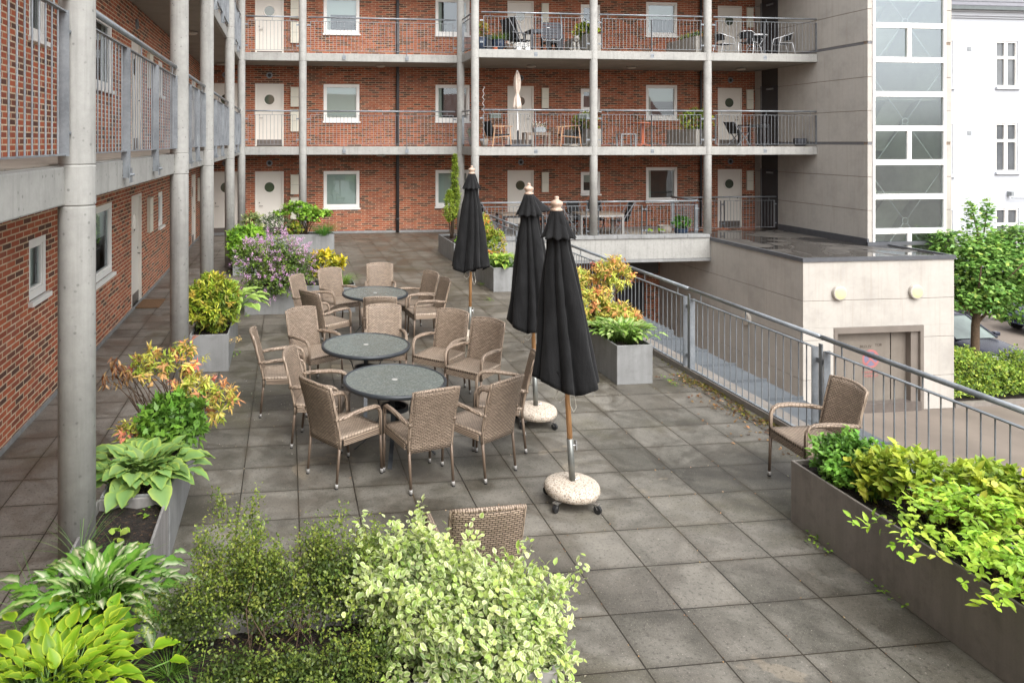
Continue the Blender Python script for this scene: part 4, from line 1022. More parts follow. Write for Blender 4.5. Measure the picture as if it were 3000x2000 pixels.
    for i in range(rows + 1):
        s = i / rows
        for j in range(n):
            a = 2 * math.pi * j / n; wv = math.cos((nf + 2) * a + ph + .5 * math.sin(2 * a + ph)) ; big = 1 + flip * max(0, math.cos(a - .2)) ** 3 * s * .75
            r = (.045 + .09 * s ** 1.05) * width * (1 + (.13 * s + .02 * math.sin(3 * a + seed)) * wv) * big; z = zt0 + (zb0 - zt0) * s * (1 - .05 * s * (.5 - .5 * wv)) + flip * .09 * s * max(0, math.cos(a - .2)) ** 3
            c = ax(z); vs.append((c[0] + r * math.cos(a), c[1] + r * math.sin(a), z))
    B(MB().add(vs, [(i * n + j, i * n + (j + 1) % n, (i + 1) * n + (j + 1) % n, (i + 1) * n + j) for i in range(rows) for j in range(n)]), 'canopy_cap', 'canvas', smooth=True, solid=.003)
    c = ax(top - .1)
    fp = [(.046, top - .13), (.052, top - .118), (.044, top - .105), (.034, top - .098), (.046, top - .08), (.054, top - .064), (.048, top - .048), (.026, top - .036), (.016, top - .028), (.02, top - .016), (.018, top - .004), (.002, top)]
    B(MB().lathe(fp, (c[0], c[1], 0), 28), 'finial', 'finial', smooth=True)
umbrella((2.43, 6.1), (-.145, 0), 2.635, 1.06, 'nearest closed black umbrella on a round aggregate base', False, 3)
umbrella((2.72, 7.88), (-.075, .02), 2.645, 1.10, 'middle closed black umbrella with its cap flared to the right', False, 11, flip=1)
umbrella((2.80, 11.15), (.03, 0), 2.73, 1.17, 'farthest closed black umbrella on a square aggregate base', True, 5, .97)

DM = MB().box(-2.79, -2.36, 14.2, 14.93, .004, .02).build('doormat', 'mat'); tag(DM, 'brown coir doormat in front of the left side door', 'doormat')

# ================================================================== PLANTS
def lin(*c): return np.array(S(*c)[:3])
def norm(a): return a / np.maximum(1e-9, np.linalg.norm(a, axis=-1, keepdims=True))
# leaf templates: (u along, v across, w lift, edge factor)
def tpl(rows, prof, arch=0.0, fold=.15, cols=2):
    vs, fs = [], []
    for i in range(rows + 1):
        u = i / rows; wd = prof(u)
        for j in range(cols + 1):
            q = 2 * j / cols - 1
            vs.append((u, q * wd / 2, fold * abs(q) * wd - arch * u * u, abs(q)))
    for i in range(rows):
        for j in range(cols):
            a = i * (cols + 1) + j; fs.append((a, a + 1, a + cols + 2, a + cols + 1))
    return np.array(vs), np.array(fs)
oval = lambda u: max(.0, math.sin(math.pi * min(1, u ** .8)) ** .75)
T_OVAL = tpl(3, oval, .15, .08)
T_SMALL = (np.array([(0, 0, 0, 0), (.5, -.5, .08, 1), (1, 0, -.06, .3), (.5, .5, .08, 1)]), np.array([(0, 1, 2, 3)]))
T_LANCE = tpl(3, lambda u: max(0, math.sin(math.pi * u ** .75)) ** .9, .2, .05)
T_EUO = tpl(4, lambda u: max(0, math.sin(math.pi * min(1, u ** .85))) ** .7, .12, .07, 4)
T_HOSTA = tpl(8, lambda u: .06 if u < .06 else max(0, math.sin(math.pi * min(1, ((u - .06) / .94) ** .62))) ** .8, .42, .085, 6)
T_STRAP = tpl(6, lambda u: (1 - u ** 3) * .9 + .05, .7, .004)
T_MAPLE = (np.array([(0, 0, 0, 0), (.18, -.42, .03, 1), (.45, -.5, 0, 1), (.5, -.3, .05, .5), (1, 0, -.1, 1), (.5, .3, .05, .5), (.45, .5, 0, 1), (.18, .42, .03, 1)]), np.array([(0, 1, 2, 3), (0, 3, 4, 5), (0, 5, 6, 7)]))

def leaf_mesh(name, P, D, U, L, W, CA, CB, T, parent, edge_pow=1.0, wave=0.0):
    tv, tf = T; n = len(P); k = len(tv)
    D = norm(D); Nn = U - D * np.sum(U * D, axis=1, keepdims=True); Nn = norm(Nn + 1e-6); Sd = np.cross(Nn, D)
    u, v, w, e = tv[:, 0], tv[:, 1], tv[:, 2], tv[:, 3] ** edge_pow
    L = L[:, None, None]; W = W[:, None, None]
    V = P[:, None, :] + D[:, None, :] * (u[None, :, None] * L) + Sd[:, None, :] * (v[None, :, None] * W) + Nn[:, None, :] * (w[None, :, None] * L)
    if wave: V = V + Nn[:, None, :] * (wave * L * np.sin(u[None, :, None] * 17 + rng.uniform(0, 6, (n, 1, 1))) * (e[None, :, None] ** 2))
    C = CA[:, None, :] * (1 - e[None, :, None]) + CB[:, None, :] * e[None, :, None]
    base = root_of(parent).location
    V = (V - np.array(base)[None, None, :]).reshape(-1, 3); F = (tf[None, :, :] + (np.arange(n) * k)[:, None, None]).reshape(-1, tf.shape[1])
    me = bpy.data.meshes.new(name); me.vertices.add(len(V)); me.vertices.foreach_set('co', V.ravel().astype(np.float32))
    m = F.shape[1]; me.loops.add(F.size); me.loops.foreach_set('vertex_index', F.ravel().astype(np.int32)); me.polygons.add(len(F))
    me.polygons.foreach_set('loop_start', np.arange(0, F.size, m, dtype=np.int32)); me.polygons.foreach_set('loop_total', np.full(len(F), m, dtype=np.int32))
    me.polygons.foreach_set('use_smooth', np.ones(len(F), dtype=bool))
    at = me.color_attributes.new('Col', 'FLOAT_COLOR', 'POINT'); c4 = np.concatenate([C.reshape(-1, 3), np.ones((n * k, 1))], 1); at.data.foreach_set('color', c4.ravel().astype(np.float32))
    me.update(calc_edges=True); me.validate(); me.materials.append(M['leaf']); o = link(bpy.data.objects.new(name, me)); o.parent = parent; return o

def pick(pal, n, jit=.14):
    """pal: [(rgb linear, weight)]"""
    w = np.array([p[1] for p in pal], float); idx = rng.choice(len(pal), n, p=w / w.sum()); c = np.array([p[0] for p in pal])[idx]
    return np.clip(c * (1 + rng.normal(0, jit, (n, 1))) * (1 + rng.normal(0, jit * .4, (n, 3))), .003, .95)

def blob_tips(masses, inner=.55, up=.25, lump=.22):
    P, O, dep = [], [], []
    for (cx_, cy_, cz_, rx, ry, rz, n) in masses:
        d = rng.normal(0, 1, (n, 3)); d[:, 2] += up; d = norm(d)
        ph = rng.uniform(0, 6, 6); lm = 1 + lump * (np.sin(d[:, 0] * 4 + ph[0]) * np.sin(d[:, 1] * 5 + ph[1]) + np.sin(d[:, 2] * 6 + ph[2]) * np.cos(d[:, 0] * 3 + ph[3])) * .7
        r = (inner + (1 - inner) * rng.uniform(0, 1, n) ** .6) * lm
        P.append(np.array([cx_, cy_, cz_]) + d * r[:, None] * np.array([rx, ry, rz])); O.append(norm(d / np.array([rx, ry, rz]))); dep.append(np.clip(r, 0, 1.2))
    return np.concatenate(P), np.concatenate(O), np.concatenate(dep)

def stems_to(parent, base, tips, n, r=.008, mat='twig', name='stems', sag=.1, spread=.1):
    mb = MB(); idx = rng.choice(len(tips), min(n, len(tips)), replace=False)
    for i in idx:
        t = Vector(tips[i]); b = Vector(base) + Vector((random.uniform(-spread, spread), random.uniform(-spread, spread), 0)); m1 = b.lerp(t, .45) + Vector((random.uniform(-.05, .05), random.uniform(-.05, .05), sag * (t - b).length)); m2 = b.lerp(t, .75) + Vector((random.uniform(-.03, .03), random.uniform(-.03, .03), sag * .8 * (t - b).length))
        mb.tube([b, m1, m2, t], [r, r * .75, r * .5, r * .25], 5)
    return mb.build(name, mat, parent, True)

def shrub(name, label, cat, base, masses, pal_tip, pal_in, L, W, per=6, T=T_SMALL, group=None, stems=14, stem_r=.007, spread=.9, droop=0.0, tipup=.5, edge=None, edge_pow=1.0, inner=.5, lump=.22, tip_len=0.03, extra_tips=None, stemspread=.1, flat=0.0):
    t = thing(name, label, cat, base, 0, group)
    P, O, dep = blob_tips(masses, inner, lump=lump)
    if extra_tips is not None:
        P = np.concatenate([P, extra_tips[0]]); O = np.concatenate([O, extra_tips[1]]); dep = np.concatenate([dep, np.full(len(extra_tips[0]), 1.0)])
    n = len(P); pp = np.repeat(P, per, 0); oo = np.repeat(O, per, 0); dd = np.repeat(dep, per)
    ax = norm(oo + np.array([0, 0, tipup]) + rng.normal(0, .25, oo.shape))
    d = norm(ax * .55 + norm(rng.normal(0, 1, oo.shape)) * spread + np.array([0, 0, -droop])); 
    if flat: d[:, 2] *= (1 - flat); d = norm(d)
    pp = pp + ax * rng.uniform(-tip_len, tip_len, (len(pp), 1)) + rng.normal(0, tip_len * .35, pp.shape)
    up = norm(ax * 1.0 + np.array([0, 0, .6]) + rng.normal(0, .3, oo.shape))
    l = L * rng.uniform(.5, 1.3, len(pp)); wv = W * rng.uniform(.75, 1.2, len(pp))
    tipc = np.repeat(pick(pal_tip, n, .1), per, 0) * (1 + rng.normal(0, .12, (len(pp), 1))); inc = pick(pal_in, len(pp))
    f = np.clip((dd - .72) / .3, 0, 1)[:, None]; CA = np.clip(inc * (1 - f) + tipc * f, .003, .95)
    CB = CA if edge is None else np.clip(pick(edge, len(pp), .08) * (.6 + .4 * f), .003, .95)
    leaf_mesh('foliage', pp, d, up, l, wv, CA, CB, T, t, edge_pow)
    if stems: stems_to(t, base, P, stems, stem_r, spread=stemspread)
    return t

def rosette(name, label, cat, base, n, L, W, center, edge, T=T_HOSTA, group=None, rad=.1, elev=(80, 5), petiole=.14, edge_pow=1.6, wave=.03, squash=(1, 1)):
    t = thing(name, label, cat, base, 0, group); b = np.array(base)
    k = np.arange(n); f = (k + .5) / n; th = k * 2.39996 + rng.normal(0, .25, n); el = np.radians(elev[0] + (elev[1] - elev[0]) * f ** .8 + rng.normal(0, 8, n))
    dirh = np.stack([np.cos(th) * squash[0], np.sin(th) * squash[1], np.zeros(n)], 1)
    pet = petiole * (1.25 - .55 * (1 - f)) * rng.uniform(.8, 1.2, n)
    P0 = b + dirh * (rad * f ** .5 * rng.uniform(.3, 1, n))[:, None]
    pd = dirh * np.cos(el)[:, None] * 1.0 + np.array([0, 0, 1]) * np.maximum(.25, np.sin(el))[:, None]; pd = norm(pd)
    P1 = P0 + pd * pet[:, None]
    le = el - np.radians(25) ; D = norm(dirh * np.cos(le)[:, None] + np.array([0, 0, 1]) * np.sin(le)[:, None] + rng.normal(0, .12, (n, 3)))
    U = norm(np.array([0, 0, 1.0]) - D * D[:, 2:3] + dirh * -.1 + rng.normal(0, .12, (n, 3)) + np.array([0, 0, .15]))
    s = rng.uniform(.75, 1.15, n) * (.7 + .3 * f)
    leaf_mesh('foliage', P1, D, U, L * s, W * s, pick(center, n, .08), pick(edge, n, .06), T, t, edge_pow, wave)
    mb = MB()
    for i in range(n): mb.tube([P0[i], (P0[i] + P1[i]) / 2 + np.array([0, 0, .01]), P1[i]], [.005, .004, .003], 5)
    o = mb.build('leaf_stalks', stalk_m, t, True); return t
stalk_m = simple('green stalk', S(96, 128, 54), 0.5, var=.2)

def grass(name, label, base, n, L, W, pal, group=None, spread=.06, lean=.55, cat='grass'):
    t = thing(name, label, cat, base, 0, group); b = np.array(base); th = rng.uniform(0, 6.28, n); q = rng.uniform(.1, lean, n)
    D = norm(np.stack([np.cos(th) * q, np.sin(th) * q, np.ones(n) * (1.05 - q * .6)], 1)); P = b + np.stack([np.cos(th), np.sin(th), np.zeros(n)], 1) * rng.uniform(0, spread, (n, 1))
    U = norm(np.stack([-np.cos(th) * .9, -np.sin(th) * .9, q * 1.2 + .3], 1) * 1.0 + rng.normal(0, .15, (n, 3)))
    # strap arches outwards: lift is negative along the upward-facing normal
    c = pick(pal, n); leaf_mesh('blades', P, D, norm(np.array([0, 0, 1.0]) + np.stack([-np.cos(th), -np.sin(th), np.zeros(n)], 1) * .6), L * rng.uniform(.6, 1.15, n), np.full(n, W), c, c * .9, T_STRAP, t); return t

G1, G2, G3, G4 = lin(112, 150, 40), lin(84, 124, 40), lin(60, 92, 34), lin(150, 184, 60)
DK = lin(44, 66, 26)
# --- left row, near
rosette('hosta', 'large broad-leaved green hosta with yellow leaf margins beside the nearest column', 'hosta', (-1.12, 6.0, .44), 150, .19, .155, [(lin(122, 158, 92), 2), (lin(108, 146, 78), 1), (lin(132, 166, 98), 1)], [(lin(176, 196, 96), 2), (lin(160, 184, 86), 1)], petiole=.2, rad=.23, elev=(88, 26), edge_pow=3.2, wave=.03)
# Pieris: rosettes of narrow leaves, red or orange at the tips
def pieris(label, base, masses, tips, inn, per=10, L=.085, W=.024, stems=16, group=None, **kw):
    return shrub('pieris_shrub', label, 'shrub', base, masses, tips, inn, L, W, per, T_LANCE, group, stems, .007, spread=1.0, droop=.32, tipup=.7, inner=.55, tip_len=.035, **kw)
RED = [(lin(236, 140, 118), 3), (lin(240, 172, 116), 4), (lin(232, 186, 116), 2), (lin(226, 112, 104), 1.5), (lin(214, 212, 100), 3.5)]
YG = [(lin(200, 208, 90), 3), (lin(176, 194, 80), 3), (lin(140, 166, 66), 2), (lin(220, 212, 110), 1)]
tP = pieris('pieris shrub with red and orange shoots and a withered branch, beyond the large hosta', (-1.06, 7.2, .44),
       [(-1.27, 7.25, .97, .22, .19, .14, 50), (-.97, 7.42, 1.0, .13, .14, .14, 32), (-.87, 7.2, .74, .2, .18, .17, 50), (-.62, 7.2, .6, .13, .14, .19, 36), (-1.38, 6.72, .55, .1, .12, .1, 16)], RED, YG, L=.078, W=.022, stems=34, stemspread=.12)
# withered twigs
P, O, _ = blob_tips([(-1.6, 7.2, .92, .13, .13, .14, 14)], .3)
mb_t = stems_to(tP, (-1.25, 7.15, .46), P, 12, .006, 'twig', 'withered_branch')
pp = np.repeat(P, 7, 0); c = pick([(lin(186, 142, 96), 2), (lin(128, 84, 56), 2), (lin(214, 178, 130), 1)], len(pp))
leaf_mesh('withered_leaves', pp + rng.normal(0, .02, pp.shape), norm(rng.normal(0, .5, pp.shape) + np.array([0, 0, -1.0])), rng.normal(0, 1, pp.shape), np.full(len(pp), .075), np.full(len(pp), .022), c, c, T_LANCE, tP)
shrub('green_perennial', 'fresh green lobed perennial between the large hosta and the red pieris', 'perennial', (-1.04, 6.72, .44), [(-1.0, 6.66, .64, .27, .26, .18, 330)], [(lin(122, 164, 62), 3), (lin(108, 150, 56), 2)], [(lin(72, 108, 40), 1)], .08, .045, 7, T_MAPLE, None, 8, spread=.9, inner=.6, tipup=.6, tip_len=.05)
# planter with bare soil
def weeds(label, base, n, r, pal, L=.035, name='weed', cat='weed', squash=(1, 1), flat=.3):
    t = thing(name, label, cat, base); b = np.array(base); th = rng.uniform(0, 6.28, n); q = r * rng.uniform(0, 1, n) ** .6
    P = b + np.stack([np.cos(th) * q * squash[0], np.sin(th) * q * squash[1], rng.uniform(.004, .05, n)], 1); D = norm(rng.normal(0, 1, (n, 3)) * np.array([1, 1, flat]) + np.array([0, 0, .3])); c = pick(pal, n)
    leaf_mesh('foliage', P, D, np.tile([0, 0, 1.0], (n, 1)) + rng.normal(0, .3, (n, 3)), L * rng.uniform(.6, 1.3, n), L * .7 * rng.uniform(.7, 1.2, n), c, c, T_OVAL, t); return t
WD = [(lin(110, 150, 48), 2), (lin(140, 172, 60), 1)]
weeds('small maple seedling in the bare soil of the weathered planter', (-1.12, 5.15, .44), 9, .05, [(lin(150, 176, 70), 1)], .075)
weeds('tiny weed in the bare soil near the planter divider', (-.98, 5.45, .43), 9, .06, WD, .03)
weeds('low weed at the right rim of the bare soil planter', (-.93, 4.95, .43), 12, .06, WD, .035)
for i, (x, y, lab) in enumerate([(-1.3, 4.9, 'upright grass tuft against the nearest column'), (-1.0, 4.72, 'thin arching grass tuft in the bare soil planter, above the variegated hosta'), (-1.34, 4.25, 'grey green strap leaved tuft hanging over the walkway at the left edge'), (-1.36, 3.85, 'strap leaved tuft at the left rim of the corner planter'), (-1.27, 5.75, 'dark grass tuft under the large hosta at the column')]):
    grass('grass_tuft', lab, (x, y, .44), (22, 26, 44, 24, 26)[i], (.34, .26, .36, .3, .28)[i], .0045, [(lin(96, 128, 62), 2), (lin(126, 150, 88), 1), (lin(70, 104, 44), 1)], 'grass tufts in the planters', lean=(.5, .9, 1.0, .9, .7)[i])
VW, VG = [(lin(232, 230, 196), 2), (lin(206, 214, 150), 1), (lin(126, 166, 66), 1.6)], [(lin(92, 144, 42), 2), (lin(78, 126, 36), 1)]
rosette('hosta', 'white centred variegated hosta in the lower left, overhanging the weathered planter', 'hosta', (-1.07, 4.36, .47), 250, .15, .076, VW, VG, rad=.33, petiole=.15, elev=(88, 20), edge_pow=.5, wave=.05)
LG, LE = [(lin(122, 160, 34), 2), (lin(134, 170, 40), 1), (lin(108, 146, 34), 1)], [(lin(182, 200, 56), 1)]
rosette('hosta', 'lime green hosta with yellow leaf edges in the bottom left corner', 'hosta', (-1.1, 3.7, .46), 240, .122, .08, LG, LE, rad=.36, petiole=.16, elev=(88, 34), edge_pow=4, wave=.03)
# bottom planter
def sprigs(n, cx_, cy_, z0, zt, sx, sy, m=16):
    P, O = [], []
    for i in range(n):
        bx, by = cx_ + random.uniform(-sx, sx), cy_ + random.uniform(-sy, sy); h = random.uniform(.55, 1) * (zt - z0); lx, ly = random.uniform(-.22, .22), random.uniform(-.1, .16)
        for k in range(m):
            f = .3 + .7 * k / m; w = .075 * (1.06 - f)
            P.append((bx + lx * f + random.gauss(0, w), by + ly * f + random.gauss(0, w), z0 + h * f)); O.append((lx * .5 + random.gauss(0, .4), ly * .5 + random.gauss(0, .4), .9))
    return np.array(P), norm(np.array(O))
LONT = [(lin(124, 142, 58), 3), (lin(150, 162, 72), 2), (lin(98, 120, 52), 2)]; LONI = [(lin(64, 80, 36), 2), (lin(82, 98, 44), 1)]
ex = sprigs(15, -.30, 3.97, .5, 1.22, .2, .08, 46); ex2 = sprigs(17, .1, 3.98, .5, 1.1, .26, .08, 42); ex3 = sprigs(7, .38, 4.0, .5, 1.0, .12, .06, 40)
exA = (np.concatenate([ex[0], ex2[0], ex3[0]]), np.concatenate([ex[1], ex2[1], ex3[1]]))
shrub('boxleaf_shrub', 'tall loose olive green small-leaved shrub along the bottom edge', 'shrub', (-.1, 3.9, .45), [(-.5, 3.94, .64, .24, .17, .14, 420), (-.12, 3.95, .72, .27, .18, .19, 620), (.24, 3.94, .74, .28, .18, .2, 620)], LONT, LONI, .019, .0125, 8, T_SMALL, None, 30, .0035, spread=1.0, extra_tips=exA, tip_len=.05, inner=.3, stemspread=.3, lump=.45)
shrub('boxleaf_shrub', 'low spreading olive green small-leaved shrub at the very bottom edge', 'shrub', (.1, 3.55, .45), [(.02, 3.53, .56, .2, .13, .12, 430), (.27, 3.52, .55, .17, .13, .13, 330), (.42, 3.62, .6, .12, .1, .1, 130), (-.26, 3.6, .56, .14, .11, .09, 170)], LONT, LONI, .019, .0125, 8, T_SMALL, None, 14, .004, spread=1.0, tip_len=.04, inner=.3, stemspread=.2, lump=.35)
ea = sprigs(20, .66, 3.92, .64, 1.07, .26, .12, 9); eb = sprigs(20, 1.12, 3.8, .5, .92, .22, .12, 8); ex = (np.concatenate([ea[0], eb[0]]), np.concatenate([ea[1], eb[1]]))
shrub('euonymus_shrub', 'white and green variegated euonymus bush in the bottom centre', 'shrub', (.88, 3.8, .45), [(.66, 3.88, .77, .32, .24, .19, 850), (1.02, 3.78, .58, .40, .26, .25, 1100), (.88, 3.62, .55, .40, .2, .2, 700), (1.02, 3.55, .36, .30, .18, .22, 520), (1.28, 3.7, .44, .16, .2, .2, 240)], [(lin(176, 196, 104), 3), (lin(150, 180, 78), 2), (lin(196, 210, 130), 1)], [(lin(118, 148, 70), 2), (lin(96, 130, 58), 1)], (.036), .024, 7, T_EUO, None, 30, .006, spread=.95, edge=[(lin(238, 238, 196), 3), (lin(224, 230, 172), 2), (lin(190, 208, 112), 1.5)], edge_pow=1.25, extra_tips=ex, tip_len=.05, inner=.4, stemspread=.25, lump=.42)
for i, (x, y, lab) in enumerate([(-.58, 3.78, 'fine green grass clump in the bottom planter, left end'), (-.42, 3.5, 'trailing grass clump at the bottom edge, left of the low shrub'), (.52, 3.72, 'dark green grass clump between the olive shrub and the variegated bush')]):
    grass('grass_clump', lab, (x, y, .44), 90, .2, .0045, [(lin(84, 120, 40), 2), (lin(112, 146, 56), 1)], 'fine grass clumps in the bottom planter', spread=.05, lean=.8)
# second column planter
shrub('pieris_shrub', 'dense round yellow green pieris by the second column', 'shrub', (-1.03, 10.75, .44), [(-1.03, 10.6, .83, .38, .36, .37, 560)], [(lin(198, 202, 70), 3), (lin(152, 178, 58), 4), (lin(218, 190, 92), 1.2)], [(lin(98, 122, 42), 1), (lin(80, 104, 38), 1)], .085, .024, 10, T_LANCE, None, 10, spread=1.0, tipup=.7, inner=.62, tip_len=.03, lump=.14)
rosette('hosta', 'light green hosta with broad leaves behind the round yellow shrub', 'hosta', (-.92, 11.6, .5), 80, .24, .16, [(lin(150, 182, 84), 1)], [(lin(186, 206, 118), 1)], rad=.26, petiole=.3, elev=(88, 25), edge_pow=3)
weeds('dry cream coloured seed heads on the right side of the round yellow shrub', (-.72, 10.35, .35), 60, .12, [(lin(206, 178, 124), 1)], .03, 'seed_heads', 'seed heads')
# lilac planter
LIL = [(-.62, 13.6, .92, .34, .3, .36, 330), (-.12, 13.62, .98, .42, .32, .38, 420), (.18, 13.55, .78, .34, .28, .33, 300), (-.3, 13.36, .55, .46, .16, .26, 260)]
tL = shrub('lilac_shrub', 'dwarf lilac covered in pale pink flowers', 'shrub', (-.2, 13.65, .44), LIL, [(lin(132, 156, 66), 2), (lin(116, 142, 58), 2)], [(lin(84, 108, 48), 1)], .042, .027, 6, T_OVAL, None, 34, .008, spread=1, tip_len=.06, inner=.35, stemspread=.25, lump=.3)
P, O, _ = blob_tips([(a, b, c, d * 1.12, e * 1.12, f * 1.12, n // 6) for a, b, c, d, e, f, n in LIL], .75, .3, .3)
k = 26; f = np.tile(np.linspace(0, 1, k), len(P)); pp = np.repeat(P, k, 0) + np.repeat(O, k, 0) * (f * .11)[:, None] + rng.normal(0, 1, (len(P) * k, 3)) * (.024 * (1 - f * .7))[:, None]
c = pick([(lin(222, 172, 214), 3), (lin(206, 150, 198), 2), (lin(238, 206, 230), 2)], len(pp)); leaf_mesh('flowers', pp, norm(rng.normal(0, 1, pp.shape)), rng.normal(0, 1, pp.shape), np.full(len(pp), .022), np.full(len(pp), .018), c, c, T_SMALL, tL)
shrub('euonymus_shrub', 'bright yellow leaved euonymus at the right end of the lilac planter', 'shrub', (.72, 13.65, .44), [(.72, 13.62, .8, .29, .26, .27, 130)], [(lin(228, 204, 56), 4), (lin(206, 196, 60), 2)], [(lin(150, 160, 52), 1), (lin(92, 116, 44), 1)], .085, .042, 7, T_OVAL, None, 8, spread=.8, tipup=1.0, inner=.6)
grass('grass_clump', 'grass clump at the right end of the lilac planter', (1.05, 13.7, .45), 190, .27, .007, [(lin(132, 164, 66), 1), (lin(106, 140, 56), 1)], spread=.13, lean=.6)
# fourth column planter and rear planter
shrub('green_perennial', 'bright green perennials in the planter by the fourth column', 'perennial', (-.95, 17.9, .44), [(-.95, 17.8, .8, .42, .5, .27, 420), (-1.05, 17.5, .56, .3, .2, .2, 120)], [(lin(158, 198, 70), 3), (lin(136, 182, 62), 2)], [(lin(92, 134, 46), 1)], .1, .05, 7, T_LANCE, None, 6, spread=.9, tipup=.6, tip_len=.05)
grass('grass_clump', 'long grass blades hanging down below the bright green perennials', (-.88, 17.45, .44), 90, .36, .014, [(lin(120, 160, 54), 1)], spread=.22, lean=.9)
shrub('variegated_shrub', 'small cream variegated bush by the fourth column, above the bright perennials', 'shrub', (-.95, 19.6, .44), [(-.9, 19.6, 1.0, .3, .28, .25, 260)], [(lin(196, 202, 136), 3), (lin(150, 168, 92), 2)], [(lin(110, 128, 72), 1)], .05, .026, 7, T_OVAL, None, 12, spread=.9)
shrub('grey_shrub', 'grey green fine-leaved shrub at the left of the rear planter', 'shrub', (-.3, 21.1, .44), [(-.3, 21.1, .76, .55, .26, .32, 460), (.15, 21.1, .62, .25, .22, .2, 120)], [(lin(150, 166, 118), 3), (lin(122, 144, 96), 2)], [(lin(78, 98, 62), 1)], .045, .022, 7, T_OVAL, None, 12, spread=.9)
shrub('acer_shrub', 'lime green layered maple-like shrub in the rear planter', 'shrub', (.5, 21.15, .44), [(.35, 21.1, 1.22, .5, .3, .16, 200), (.62, 21.1, 1.0, .36, .3, .18, 170), (1.05, 21.1, 1.06, .26, .22, .09, 60), (-.15, 21.1, 1.1, .24, .2, .07, 40)], [(lin(166, 206, 78), 3), (lin(148, 190, 70), 2)], [(lin(110, 148, 54), 1)], .075, .06, 6, T_MAPLE, None, 26, .01, spread=1, flat=.4)
shrub('yellow_shrub', 'small yellow green shrub below the lime maple-like shrub', 'shrub', (.2, 21.0, .44), [(.22, 20.98, .66, .22, .18, .2, 90)], [(lin(178, 186, 56), 2), (lin(206, 190, 70), 1)], [(lin(86, 116, 40), 1)], .06, .03, 7, T_OVAL, None, 4)
grass('grass_clump', 'dark green grass clump at the right end of the rear planter', (1.02, 20.95, .46), 320, .42, .009, [(lin(104, 156, 60), 1), (lin(84, 132, 50), 1)], spread=.2, lean=.6)
# right side
def conifer_tips():
    P, O = [], []
    for (cx_, cy_, z0, z1, r, n) in ((4.60, 20.0, 1.0, 2.72, .125, 800), (4.42, 19.9, .9, 1.75, .17, 420)):
        for i in range(n):
            f = random.random(); a = random.random() * 6.283; z = z0 + (z1 - z0) * f; rr = r * (min(1, f * 5) * (1 - f) ** .55 + .05) * random.uniform(.7, 1.1) * (1 + .25 * math.sin(z * 9 + a * 2))
            P.append((cx_ + rr * math.cos(a), cy_ + rr * math.sin(a), z)); O.append((math.cos(a) * .6, math.sin(a) * .6, .9))
    return np.array(P), np.array(O)
shrub('conifer', 'slim upright yellow green conifer in front of the rear wall', 'conifer', (4.55, 19.95, .44), [(4.58, 20.0, 1.4, .08, .08, .8, 60)], [(lin(176, 192, 76), 3), (lin(146, 168, 64), 3), (lin(116, 138, 54), 2)], [(lin(90, 112, 44), 1)], .07, .016, 6, T_LANCE, None, 6, .02, spread=.55, tipup=1.4, extra_tips=conifer_tips())
weeds('low light green plant at the foot of the conifer', (4.5, 19.0, .5), 60, .2, [(lin(150, 184, 70), 2), (lin(110, 150, 56), 1)], .08, 'low_plant', 'plant', flat=1.0)
ORG = [(lin(206, 164, 66), 3), (lin(214, 140, 74), 2), (lin(166, 176, 58), 3)]
shrub('pieris_shrub', 'orange and yellow pieris behind the farthest umbrella', 'shrub', (4.5, 16.6, .44), [(4.5, 16.9, 1.0, .26, .4, .45, 300), (4.55, 16.1, .82, .3, .4, .34, 240)], ORG, [(lin(120, 146, 48), 1), (lin(92, 116, 40), 1)], .075, .024, 9, T_LANCE, None, 8, spread=1, tipup=.7)
rosette('hosta', 'hosta with yellow margins behind the farthest umbrella', 'hosta', (4.5, 15.25, .48), 110, .18, .10, [(lin(112, 158, 60), 1)], [(lin(206, 214, 96), 1)], rad=.28, petiole=.2, elev=(88, 28), edge_pow=2.5)
shrub('box_shrub', 'low dark green box edging at the front of the planter behind the farthest umbrella', 'shrub', (4.48, 15.0, .44), [(4.47, 15.0, .55, .24, .14, .12, 200)], [(lin(84, 124, 40), 1), (lin(110, 146, 46), 1)], [(lin(52, 78, 28), 1)], .025, .016, 7, T_SMALL, None, 4)
RED2 = [(lin(236, 152, 106), 4), (lin(238, 180, 112), 3), (lin(224, 118, 104), 1.2), (lin(214, 208, 100), 4)]
pieris('red, orange and yellow pieris shrub by the railing, right of the nearest umbrella', (4.5, 10.3, .44), [(4.30, 10.75, 1.02, .30, .3, .19, 150), (4.80, 10.5, 1.12, .27, .3, .25, 170), (4.36, 10.2, .72, .32, .34, .27, 260), (4.62, 9.9, .62, .28, .3, .22, 200)], RED2, [(lin(200, 204, 92), 2), (lin(170, 184, 76), 2), (lin(132, 150, 62), 1)], per=9, L=.075, W=.022, stems=30)
rosette('hosta', 'white and green variegated hosta spilling over the planter by the railing', 'hosta', (4.44, 9.42, .46), 280, .135, .08, [(lin(206, 214, 150), 2), (lin(164, 190, 96), 1.5)], [(lin(104, 150, 52), 1), (lin(88, 134, 46), 1)], rad=.30, petiole=.19, elev=(88, 44), edge_pow=.8, wave=.04)
